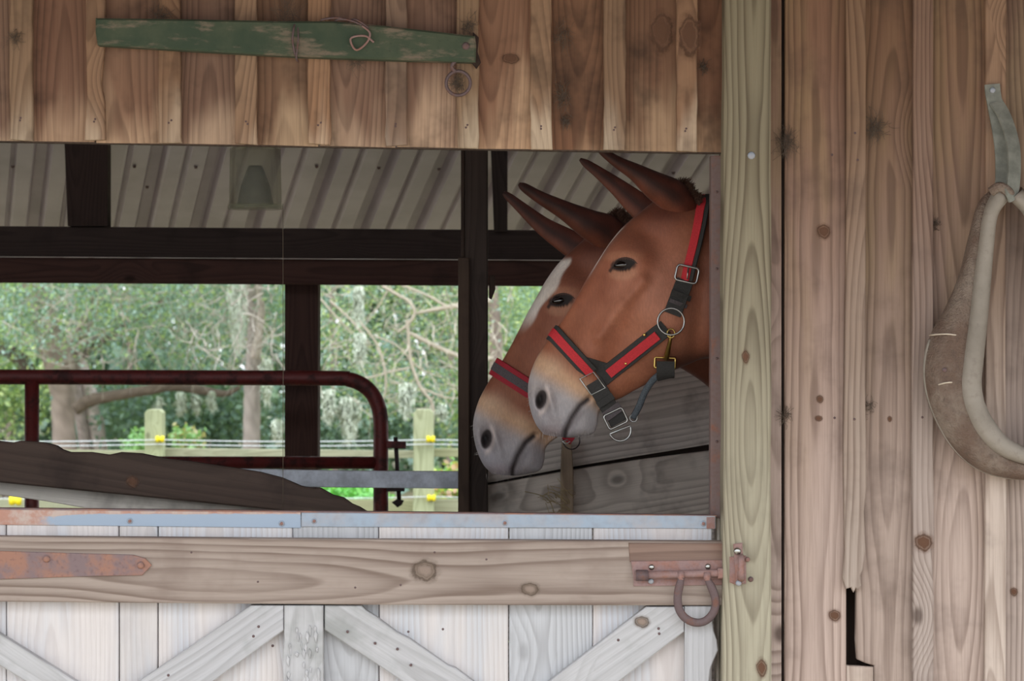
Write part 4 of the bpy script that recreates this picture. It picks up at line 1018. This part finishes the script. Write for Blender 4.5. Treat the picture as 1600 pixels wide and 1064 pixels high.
# cheek piece up to the crown
ribbon('loop_strap', lay(onN, seg2((1046, 492), (1066, 440), 7), .006), 27*pxm, M['black'], hN, n=22, th=.004)
ribbon('strap_keeper', lay(onN, seg2((1044, 458), (1074, 468), 4), .011), 9*pxm, M['black'], hN, n=8, th=.003)
ribbon('strap_keeper', lay(onN, seg2((1042, 470), (1068, 480), 4), .010), 6*pxm, M['grey_web'], hN, n=8, th=.003)
crown_pts = [(1066, 440), (1072, 415), (1080, 385), (1087, 355), (1092, 330), (1095, 318)]
near = [np.array(onN(x, y, .004)) for x, y in crown_pts]
topp = np.array(WN(np.array(1095.0), np.array(306.0), np.array(0.0)))
fr = [p*np.array((1, -1, 1))+np.array((0, 2*YN, 0)) for p in near][::-1]
cpath = near+[topp]+fr
co_ = ribbon('crown_strap', [Vector(p) for p in cpath], 29*pxm, M['black'], hN, n=60, nrm=out_from(1110, 440, WN, YN), th=.003)
ribbon('red_stripe', [Vector(p)+Vector((0, -.003, 0)) for p in near+[topp]], 14*pxm, M['red'], co_, n=34, nrm=out_from(1110, 440, WN, YN), th=.003)
tube('buckle', [onN(1069, 430, .013)+Vector(((x-1069)*pxm, 0, -(y-430)*pxm)) for x, y in rrect(1069, 430, 34, 24, .22, 5)], .0026, M['silver'], hN, seg=8, closed=True)
tube('buckle_tongue', [onN(1071, 419, .016), onN(1069, 438, .016)], .0018, M['silver'], hN, seg=6)
# brass snap
sn = tube('brass_snap', [onN(1043, 521, .016), onN(1043, 532, .019), onN(1040, 548, .019), onN(1038, 560, .017)], [.003, .004, .0058, .0065], M['brass'], hN, seg=10, n=16)
ysn = onN(1040, 568, .016).y
tube('snap_eye', [onN(1044, 521, .018)+Vector((6*pxm*math.cos(a), 0, 7*pxm*math.sin(a))) for a in np.linspace(0, 6, 12)], .0018, M['brass'], sn, seg=6, closed=True)
tube('snap_base', [P(x, y, ysn) for x, y in rrect(1039, 567, 32, 16, .05, 2)], .0024, M['brass'], sn, seg=8, closed=True)
ribbon('snap_strap', [P(1040, 565, ysn-.004), P(1040, 578, ysn-.006), P(1040, 588, ysn+.002), P(1040, 586, ysn+.014), P(1040, 570, ysn+.016)], 28*pxm, M['black'], hN, n=16, nrm=(0, -1, -.2), th=.004)

# far halter
pxf = (YFm-CY)/F
hF = empty('halter', onF(890, 540, .01), 'crimson halter with dark grey stripe around the nose of the farther mule', 'halter', 'mule halters')
wrap(onF, (866, 514), (934, 562), (920, 545), WF, YFm, 29*pxf, [(1, M['crimson'], 0), (.46, M['grey_web'], 0)], hF, ['nose_band', 'grey_stripe'])
rb = ribbon('chin_strap', [onF(972, 570, .006), onF(975, 600, .008), P(893, 676, YFm-.04), P(884, 690, YFm-.045)], 16*pxf, M['crimson'], hF, n=16)
tube('chin_ring', [P(x, y, YFm-.045) for x, y in arc(893, 689, 13, 0, 345, 18)], .0017, M['lugs'], hF, seg=6, closed=True)
tube('buckle', [P(x, y, YFm-.05) for x, y in ((879, 690), (886, 687), (891, 690), (884, 694))], .0016, M['silver'], hF, seg=6, closed=True)

# ================================================================ HORSE COLLAR
YC = -.115
hc = empty('horse_collar', P(1590, 450, -.07), 'old dusty leather horse collar hanging on the right wall', 'collar')
def sweep(name, rows, mat, parent, seg=20, n=70, Y0=-.09):
    """rows: outer(x,y), inner(x,y), depth; an elliptical section between the two edges"""
    D = spline(rows, n); V = []
    for q in D:
        a, b = P(q[0], q[1], Y0), P(q[2], q[3], Y0); c_ = (a+b)/2; h = (b-a)/2
        for s in range(seg):
            t_ = 2*math.pi*s/seg; st_ = math.sin(t_); ct = math.cos(t_)
            V.append(c_+h*(abs(ct)**.85*(1 if ct > 0 else -1))+Vector((0, -q[4]*st_*(1 if st_ > 0 else .6), 0)))
    Fc = []
    for k in range(n-1):
        for s in range(seg): s2 = (s+1) % seg; Fc.append([k*seg+s, k*seg+s2, (k+1)*seg+s2, (k+1)*seg+s])
    Fc += [list(range(seg))[::-1], [(n-1)*seg+s for s in range(seg)]]
    return fix_normals(mk(name, V, Fc, mat, parent, smooth=True))
body = [(1553, 292, 1566, 320, .018), (1528, 318, 1552, 335, .026), (1513, 370, 1545, 375, .034), (1498, 430, 1540, 430, .040), (1477, 480, 1534, 482, .046), (1455, 520, 1530, 525, .050), (1443, 565, 1528, 570, .052), (1445, 610, 1530, 612, .052), (1460, 655, 1538, 650, .052), (1487, 700, 1553, 680, .048), (1523, 732, 1575, 702, .045), (1565, 746, 1600, 716, .042), (1610, 750, 1625, 718, .042)]
cx_ = lambda y: 1575+(y-300)*.12
mir = [(2*cx_(b)-a, b, 2*cx_(d)-c, d, e) for a, b, c, d, e in body[::-1]][1:]
sweep('body_pad', body+mir, M['leather'], hc, n=150, Y0=-.065)
rim = [(1552, 296, 1576, 312), (1537, 330, 1559, 338), (1529, 380, 1553, 384), (1521, 440, 1548, 444), (1513, 500, 1543, 504), (1504, 560, 1537, 562), (1500, 600, 1534, 598), (1505, 635, 1538, 626), (1522, 672, 1550, 652), (1550, 703, 1571, 680), (1582, 720, 1596, 696), (1618, 727, 1618, 702)]
rim = [r+(.022,) for r in rim]
rm_ = [(2*cx_(b)-a, b, 2*cx_(d)-c, d, e) for a, b, c, d, e in rim[::-1]][1:]
sweep('rim_roll', rim+rm_, M['rimleather'], hc, n=150, Y0=-.105)
# seams and stitched welt
bp = spline(body, 60)
tube('stitched_welt', [P(q[0]+3, q[1]-2, -.075) for q in bp[26:]], .0042, M['rimleather'], hc, seg=8)
for k in range(56):
    q = spline(body, 120)[56+k]; q2 = spline(body, 120)[57+k]
    tube('stitch', [P(q[0]+5, q[1]-3, -.080), P((q[0]+q2[0])/2+5, (q[1]+q2[1])/2-3, -.082)], .0009, M['stitch'], hc, seg=4)
for a, b in (((1452, 524), (1506, 526)), ((1458, 604), (1500, 598))):
    tube('seam', [P(a[0]+(b[0]-a[0])*i/8, a[1]+(b[1]-a[1])*i/8-3*math.sin(i/8*3.1), -.065-.052*math.sin(math.acos(max(-1, min(1, -.92+i/8*1.7))))-.0005) for i in range(9)], .0016, M['stitch'], hc, seg=6)
bolt_head('rivet', 1476, 578, -.117, .005, M['rustdark'], hc, .002)
# hanging strap
hsn = ribbon('hanging_strap', [P(1550, 132, -.028), P(1552, 150, -.030), P(1556, 170, -.034), P(1566, 230, -.045), P(1567, 285, -.06), P(1564, 300, -.075)], 25*.00131, M['strapl'], hc, n=40, th=.004)
ribbon('front_loop', [P(1556, 160, -.034), P(1570, 185, -.05), P(1582, 225, -.075), P(1584, 265, -.10), P(1580, 300, -.12), P(1572, 306, -.13)], 23*.00131, M['strapl'], hc, n=40, th=.004, nrm=(.35, -1, 0))
bolt_head('nail', 1551, 141, -.034, .006, M['galv'], hc, .003)
tube('top_tie', [P(1548, 300, -.12), P(1562, 292, -.128), P(1576, 300, -.125), P(1582, 312, -.11)], .010, M['leather'], hc, seg=10, n=16, flat=.6)

# ================================================================ FENCE and TREES behind
YFc = 9.0; k9 = F/(YFc-CY)
fn = empty('paddock_fence', (0, YFc, 0), 'weathered rail fence with white wire behind the barn', 'fence')
def rail_y(x): return 700+.001*x
for xs in ((-420, 240), (240, 660), (664, 1120), (1120, 1700)):
    x0, x1 = xs
    slab('rail', [(x0, rail_y(x0)), (x1, rail_y(x1)+4), (x1, 716), (x0, 714)], YFc+.07, .05, M['fence'], fn, rot=math.pi/2)
    slab('rail', [(x0, 780), (x1, 781), (x1, 812), (x0, 811)], YFc+.07, .05, M['fence'], fn, rot=math.pi/2)
for x0, x1 in ((226, 254), (646, 677), (-190, -160), (1110, 1141)):
    po_ = slab('fence_post', [(x0, 645), (x0+5, 640), (x1-5, 640), (x1, 645), (x1+1, 1009), (x0-1, 1009)], YFc-.05, .12, M['fencepost'], fn)
    for yy, xx in ((686, x1-4), (778, x1-3)):
        c_ = P(xx, yy, YFc-.065)
        ins = lathe('insulator', [(.0001, -.022), (.016, -.022), (.018, -.008), (.012, -.004), (.012, .004), (.018, .008), (.016, .022), (.0001, .022)], c_, M['yellow'], fn, seg=12)
        ins.rotation_euler = (0, math.pi/2, 0)
for yy, sag in ((690, 3), (697, 3), (779, 3)):
    pts = []
    for x0, x1 in ((-560, -164), (-164, 250), (250, 673), (673, 1137), (1137, 1600)):
        for i in range(8): u = i/8; pts.append(P(x0+(x1-x0)*u, yy-3+sag*4*u*(1-u), YFc-.07))
    tube('wire', pts, .0026, M['wire'], fn, seg=5)
c_ = P(24, 782, YFc-.07); ins = lathe('insulator', [(.0001, -.03), (.024, -.03), (.026, -.01), (.018, 0), (.026, .01), (.024, .03), (.0001, .03)], c_, M['yellow'], fn, seg=12)
ins.rotation_euler = (0, math.pi/2, 0)

def leaves(n, fn_pos, size, cols, seed, name, parent=None, aspect=.55):
    """n single leaves as real quads; fn_pos(rng,n)->positions"""
    r = np.random.default_rng(seed); c_ = fn_pos(r, n); n = len(c_)
    a = r.normal(size=(n, 3)); a /= np.linalg.norm(a, axis=1)[:, None]
    b = r.normal(size=(n, 3)); b -= a*(a*b).sum(1)[:, None]; b /= np.linalg.norm(b, axis=1)[:, None]
    s = size*r.uniform(.55, 1.35, n)[:, None]
    V = np.stack([c_-a*s, c_-b*s*aspect, c_+a*s, c_+b*s*aspect], 1).reshape(-1, 3)
    Fi = np.arange(4*n).reshape(n, 4)
    me = bpy.data.meshes.new(name); me.vertices.add(4*n); me.vertices.foreach_set('co', V.astype(np.float32).ravel())
    me.loops.add(4*n); me.loops.foreach_set('vertex_index', Fi.ravel().astype(np.int32)); me.polygons.add(n)
    me.polygons.foreach_set('loop_start', (np.arange(n)*4).astype(np.int32)); me.update(calc_edges=True)
    pal = np.array([lin(c)[:3] for c in cols]); idx = r.integers(0, len(pal), n)
    colr = (pal[idx]*1.35+.02)*r.uniform(.8, 1.2, n)[:, None]; colr = np.clip(colr, 0, 1)
    at = me.color_attributes.new('col', 'FLOAT_COLOR', 'POINT')
    at.data.foreach_set('color', np.hstack([np.repeat(colr, 4, 0), np.ones((4*n, 1))]).astype(np.float32).ravel())
    me.materials.append(M['leaf'])
    o = link(bpy.data.objects.new(name, me), parent)
    tag(o, kind='stuff'); return o
def blobs(B):
    """B: list of (px,py,Y,rpx,rpy,rdepth m); leaves gather in clumps"""
    def f(r, n):
        w = np.array([b[3]*b[4] for b in B], float); w /= w.sum(); i = r.choice(len(B), n, p=w)
        Q = np.array([list(P(b[0], b[1], b[2]))+[b[3]*(b[2]-CY)/F, b[5], b[4]*(b[2]-CY)/F] for b in B])
        d = r.normal(size=(n, 3)); d /= np.linalg.norm(d, axis=1)[:, None]; d *= (r.uniform(0, 1, n)**(1/2.2))[:, None]
        p = Q[i, :3]+d*Q[i, 3:]
        cl = r.normal(size=(max(n//26, 1), 3))*0
        # clumping: pull leaves to sprig centres
        m = max(n//22, 1); ci = r.integers(0, n, m); cen = p[ci]; j = r.integers(0, m, n)
        q = cen[j]+r.normal(size=(n, 3))*min(.11, .35*min(b[5] for b in B)*(1 if min(b[5] for b in B) > .7 else .25)+.01)
        keep = q[:, 2] > .03
        return q[keep]
    return f
def tree_bark(col, n): 
    c_ = np.array(lin(col)); r = np.random.default_rng(n); k = r.uniform(.75, 1.25, (n, 1)); out = np.clip(c_*k, 0, 1); out[:, 3] = 1; return out
def trunk(name, pts, Y, radpx, col, parent, seg=14, n=40, Ys=None):
    s = (Y-CY)/F
    V, Fc = tube_geo([P(x, y, Y if Ys is None else Ys[i]) for i, (x, y) in enumerate(pts)], [r*s for r in radpx], seg=seg, n=n)
    V = np.array(V); r = np.random.default_rng(len(V)+int(pts[0][0])); V += r.normal(size=V.shape)*np.mean(radpx)*s*.035
    return fix_normals(mk(name, V, Fc, M['bark'], parent, smooth=True, attr=tree_bark(col, len(V))))
def twigs(name, starts, Y, col, parent, n=60, seed=1, rpx=1.3, L=90, box_=None):
    R = random.Random(seed); geos = []; s = (Y-CY)/F
    for k in range(n):
        x, y = (R.uniform(box_[0], box_[1]), R.uniform(box_[2], box_[3])) if box_ else R.choice(starts)
        a = R.uniform(-math.pi, math.pi); pts = []; yd = Y+R.uniform(-1, 1)
        for i in range(6):
            pts.append(P(x, y, yd)); x += math.cos(a)*L/6; y += math.sin(a)*L/6+1; a += R.gauss(0, .35); yd += R.uniform(-.1, .1)
        r0 = rpx*s*R.uniform(.4, 1.3); geos.append(tube_geo(pts, [r0*(1-.13*i) for i in range(6)], seg=4))
    V, Fc = merge(geos); o = mk(name, V, Fc, M['bark'], parent, attr=tree_bark(col, len(V))); tag(o, kind='stuff'); return o
def moss(px, y0, y1, w, Y, n, label, seed):
    R = random.Random(seed); geos = []; s = (Y-CY)/F
    for k in range(n):
        x = px+R.gauss(0, w*.42); ya = y0+abs(R.gauss(0, (y1-y0)*.22)); l = (y1-ya)*R.uniform(.35, 1.0)*(1-.5*min(1, abs(x-px)/w))
        pts = [P(x+R.gauss(0, 1.5)*i*.6, ya+l*i/5, Y+R.uniform(-.12, .12)) for i in range(6)]
        geos.append(tube_geo(pts, [.9*s, 1.1*s, 1.0*s, .9*s, .7*s, .2*s], seg=3))
    V, Fc = merge(geos); return tag(mk('moss_clump', V, Fc, M['bark'], attr=tree_bark((206, 214, 200), len(V))), label, 'moss', 'grey moss hanging in the trees')

TEAL = [(150, 176, 168), (128, 158, 150), (104, 138, 122), (120, 150, 136), (92, 124, 106), (140, 166, 152), (112, 138, 104), (84, 112, 96)]
YEL = [(140, 166, 92), (164, 184, 110), (120, 150, 84), (108, 136, 90), (184, 196, 128), (96, 126, 84)]
DEEP = [(66, 100, 84), (78, 112, 92), (58, 86, 72), (88, 118, 88), (70, 98, 66)]
MIX = TEAL+YEL[:3]
# live oak on the left
YA = 17.0
ta = empty('oak_tree', P(100, 0, YA), 'grey-barked oak behind the red gate with a low sideways limb', 'tree', 'trees behind the barn'); ta.location.z = 0
trunk('trunk', [(96, 855), (97, 760), (100, 700), (99, 640), (98, 600), (90, 560), (70, 500), (50, 440), (20, 330)], YA, [26, 22, 19, 18, 22, 24, 20, 16, 10], (158, 142, 134), ta)
trunk('limb', [(116, 640), (140, 626), (180, 618), (230, 610), (275, 603), (320, 611), (352, 615), (375, 605)], YA-.2, [10, 10, 8.5, 8, 8, 7, 5, 3], (112, 98, 88), ta)
trunk('limb', [(50, 590), (30, 560), (5, 545), (-60, 520)], YA, [12, 12, 11, 10], (96, 84, 78), ta)
trunk('limb', [(120, 560), (160, 528), (200, 508), (232, 488), (300, 440)], YA+.5, [10, 9, 7, 6, 5], (100, 86, 80), ta)
trunk('fork', [(100, 600), (120, 540), (150, 470), (180, 380)], YA+.3, [16, 12, 9, 6], (140, 124, 116), ta)
leaves(52000, blobs([(40, 500, YA-.5, 150, 75, 1.6), (240, 500, YA, 150, 70, 1.6), (130, 440, YA, 220, 60, 2), (330, 540, YA+.6, 80, 40, 1), (-200, 450, YA, 220, 140, 2), (200, 250, YA, 420, 170, 2.5)]), .019, MIX, 11, 'foliage', ta)
twigs('twigs', None, YA-1, (176, 166, 156), ta, n=240, seed=5, rpx=.8, L=80, box_=(0, 430, 430, 570))
tb = empty('leaning_tree', P(150, 0, YA+1.5), 'pale leaning bare trunk right beside the grey-barked oak', 'tree', 'trees behind the barn'); tb.location.z = 0
trunk('trunk', [(160, 840), (156, 740), (152, 700), (146, 650), (136, 610), (124, 570), (112, 520), (110, 440)], YA+1.5, [18, 16, 15, 15, 14, 12, 10, 8], (190, 176, 172), tb)
trunk('fork', [(140, 740), (132, 690), (124, 640), (118, 590), (122, 540)], YA+1.4, [9, 9, 9, 8, 6], (150, 136, 132), tb)
YB = 15.0
tc_ = empty('straight_tree', P(392, 0, YB), 'straight tree with speckled grey bark left of the back post', 'tree', 'trees behind the barn'); tc_.location.z = 0
trunk('trunk', [(388, 875), (390, 760), (393, 690), (394, 620), (396, 560), (398, 500), (392, 440), (388, 300)], YB, [17, 15, 14, 13, 12, 12, 11, 9], (150, 140, 134), tc_)
trunk('fork', [(398, 560), (405, 520), (408, 480), (404, 430), (410, 340)], YB-.2, [7, 6.5, 6, 5, 4], (170, 158, 148), tc_)
leaves(30000, blobs([(420, 500, YB+1, 90, 60, 1), (330, 470, YB+1, 80, 50, 1), (380, 400, YB, 140, 50, 1.5), (350, 250, YB, 260, 120, 2)]), .018, TEAL+YEL[:2], 12, 'foliage', tc_)
twigs('twigs', None, YB-.6, (184, 176, 168), tc_, n=100, seed=6, rpx=.9, L=70, box_=(300, 445, 430, 560))
YD = 13.0
td = empty('twiggy_tree', P(700, 0, YD+.5), 'pale-twigged small tree drooping over the fence right of the back post', 'tree', 'trees behind the barn'); td.location.z = 0
trunk('trunk', [(760, 920), (762, 760), (770, 640), (775, 540), (768, 440), (760, 330)], YD+.5, [12, 11, 10, 10, 9, 8], (140, 126, 118), td)
BR = [([(560, 500), (575, 518), (590, 540), (600, 570), (603, 600), (600, 625)], 1.8), ([(597, 446), (620, 460), (640, 472), (648, 490), (636, 508), (620, 520)], 2.6), ([(636, 500), (638, 520), (641, 560), (652, 595), (662, 612), (676, 632), (677, 668)], 2.6),
      ([(654, 605), (672, 612), (695, 621), (716, 622)], 1.5), ([(516, 470), (545, 497), (565, 520), (580, 540)], 1.6), ([(500, 466), (530, 500), (560, 528)], 1.4), ([(768, 470), (700, 480), (648, 490)], 4), ([(771, 560), (730, 560), (690, 545), (655, 528), (640, 520)], 3.5),
      ([(585, 525), (620, 540), (655, 575), (690, 590)], 1.3), ([(605, 455), (590, 480), (572, 498)], 1.0), ([(700, 480), (668, 462), (640, 450), (600, 436)], 2.0), ([(640, 575), (605, 582), (575, 590), (530, 586)], 1.5)]
for b, r in BR: trunk('branch', b, YD, [r*1.2]+[r]*(len(b)-2)+[r*.5], (182, 172, 156), td, seg=6, n=18)
leaves(34000, blobs([(540, 520, YD+1.2, 70, 60, .8), (680, 500, YD+1.2, 80, 60, .8), (620, 600, YD+1.4, 90, 40, .8), (640, 420, YD+1, 180, 60, 1.2), (820, 480, YD+1, 90, 70, 1.2), (700, 280, YD+1, 300, 110, 1.5)]), .015, MIX+YEL, 13, 'foliage', td)
twigs('twigs', None, YD+.3, (186, 178, 164), td, n=300, seed=8, rpx=.8, L=70, box_=(500, 800, 430, 640))
# leafy bushes and understorey
def bush(name, B, n, size, cols, seed, label):
    e_ = empty(name, P(B[0][0], 0, B[0][2]), label, 'bush', 'bushes behind the fence'); e_.location.z = 0
    leaves(n, blobs(B), size, cols, seed, 'foliage', e_)
    x, y, Y = B[0][:3]
    for k in range(4):
        g0 = 532+CZ*F/(Y-CY)
        trunk('stem', [(x+k*6-9, g0), (x+k*14-21, (g0+y)/2), (x+k*26-39, y)], Y, [1.8, 1.5, .8], (100, 88, 76), e_, seg=6, n=8)
bush('leafy_bush', [(830, 530, 16, 110, 110, 1.2), (790, 640, 16, 90, 90, 1)], 28000, .021, YEL+TEAL[:3], 21, 'bright green leafy bush seen between the inside post and the farther mule')
bush('dark_bush', [(250, 650, 19, 120, 50, 1), (330, 640, 19, 90, 60, 1)], 12000, .030, DEEP, 22, 'dark blue-green bush behind the first fence post')
bush('dark_bush', [(560, 650, 18, 110, 45, 1), (620, 640, 18, 90, 50, 1)], 12000, .028, DEEP+TEAL[:2], 23, 'dark blue-green bush behind the fence right of the back post')
bush('yellow_green_bush', [(10, 610, 20, 70, 70, 1), (-60, 560, 20, 100, 120, 1)], 9000, .030, YEL, 24, 'yellow-green bush at the far left behind the gate')
bush('fern_plant', [(205, 690, 11.5, 12, 10, .25), (222, 694, 11.5, 10, 8, .2)], 260, .022, [(90, 140, 66), (104, 150, 80)], 25, 'small bright green plant just left of the first fence post')
bush('fern_plant', [(290, 688, 11.6, 20, 10, .25)], 420, .022, [(90, 140, 66), (110, 150, 76), (140, 130, 76)], 26, 'small bright green plant just right of the first fence post')
bush('leafy_bush', [(560, 790, 10.8, 60, 26, .4), (520, 770, 10.8, 40, 20, .3)], 2600, .024, [(104, 184, 72), (120, 196, 90), (84, 150, 60)], 27, 'bright green weeds low behind the fence beside the gate hinge')
bush('leafy_bush', [(700, 780, 10.6, 44, 36, .4), (715, 745, 10.6, 24, 20, .3)], 2400, .022, [(130, 170, 70), (180, 190, 80), (110, 160, 70), (170, 130, 90)], 28, 'yellow and green weeds low behind the second fence post')
# deep woods behind everything
def woods(r, n):
    x = r.uniform(-13, 12, n); z = r.uniform(0, 1, n)**1.1*8.5+.05; y = r.uniform(24, 31, n)
    m = n//30; cen = np.stack([r.uniform(-13, 12, m), r.uniform(24, 31, m), r.uniform(0, 1, m)**1.15*8.5+.1], 1); j = r.integers(0, m, n)
    q = cen[j]+r.normal(size=(n, 3))*np.array((.30, .3, .22)); return q[q[:, 2] > .02]
w_ = leaves(150000, woods, .095, DEEP+TEAL+YEL[2:4], 31, 'woods'); tag(w_, 'deep mass of mixed green woods filling the background', 'woods', None, 'stuff')
for k, (x, r) in enumerate(((300, 5), (520, 6), (12, 8), (700, 5), (840, 7), (200, 4))):
    o = trunk('far_trunk', [(x, 860), (x, 760), (x+4, 690), (x+random.uniform(-6, 6), 600), (x+random.uniform(-10, 10), 430), (x, 200)], 22.5+k*.3, [r*1.4, r*1.3, r, r, r*.9, r*.6], (120, 108, 100), None)
    tag(o, ['thin', 'slim', 'dark', 'narrow', 'stout', 'slender'][k]+' far tree trunk '+['between the oak and the straight tree', 'right of the back post', 'at the left edge of the back opening', 'left of the tall inside post', 'between the inside post and the farther mule', 'behind the first fence post'][k], 'tree', 'thin far trunks in the woods')
for k, (x, y0, y1, w, Y, n, l) in enumerate([
    (372, 440, 565, 13, 14.3, 240, 'long grey moss curtain beside the straight tree trunk'),
    (560, 446, 520, 9, 12.6, 110, 'grey moss tuft high in the opening right of the back post'),
    (562, 520, 585, 10, 12.5, 110, 'pale moss tuft just above the gate corner'),
    (635, 598, 662, 12, 12.4, 150, 'bushy moss clump hanging right of the gate corner'),
    (514, 608, 672, 11, 12.8, 110, 'moss strands hanging inside the gate frame, nearer the back post'),
    (545, 620, 704, 16, 12.9, 200, 'large ragged moss clump hanging inside the rounded gate corner'),
    (434, 655, 700, 8, 13.5, 70, 'short moss tuft at the left edge of the back post'),
    (284, 612, 660, 8, 16.5, 70, 'moss strand hanging from the middle of the low limb'),
    (307, 616, 655, 6, 16.5, 50, 'thin moss strand right of the middle of the low limb'),
    (331, 610, 652, 5, 16.5, 40, 'short moss strand near the tip of the low limb'),
    (249, 620, 650, 6, 16.5, 36, 'small moss strand above the first fence post'),
    (290, 470, 540, 14, 16, 110, 'moss drape among the leaves above the low limb'),
    (418, 560, 648, 8, 14.2, 90, 'moss drape between the straight tree and the back post'),
    (690, 630, 665, 9, 12.4, 50, 'small moss strands beside the second fence post')]):
    moss(x, y0, y1, w, Y, n, l, 40+k)
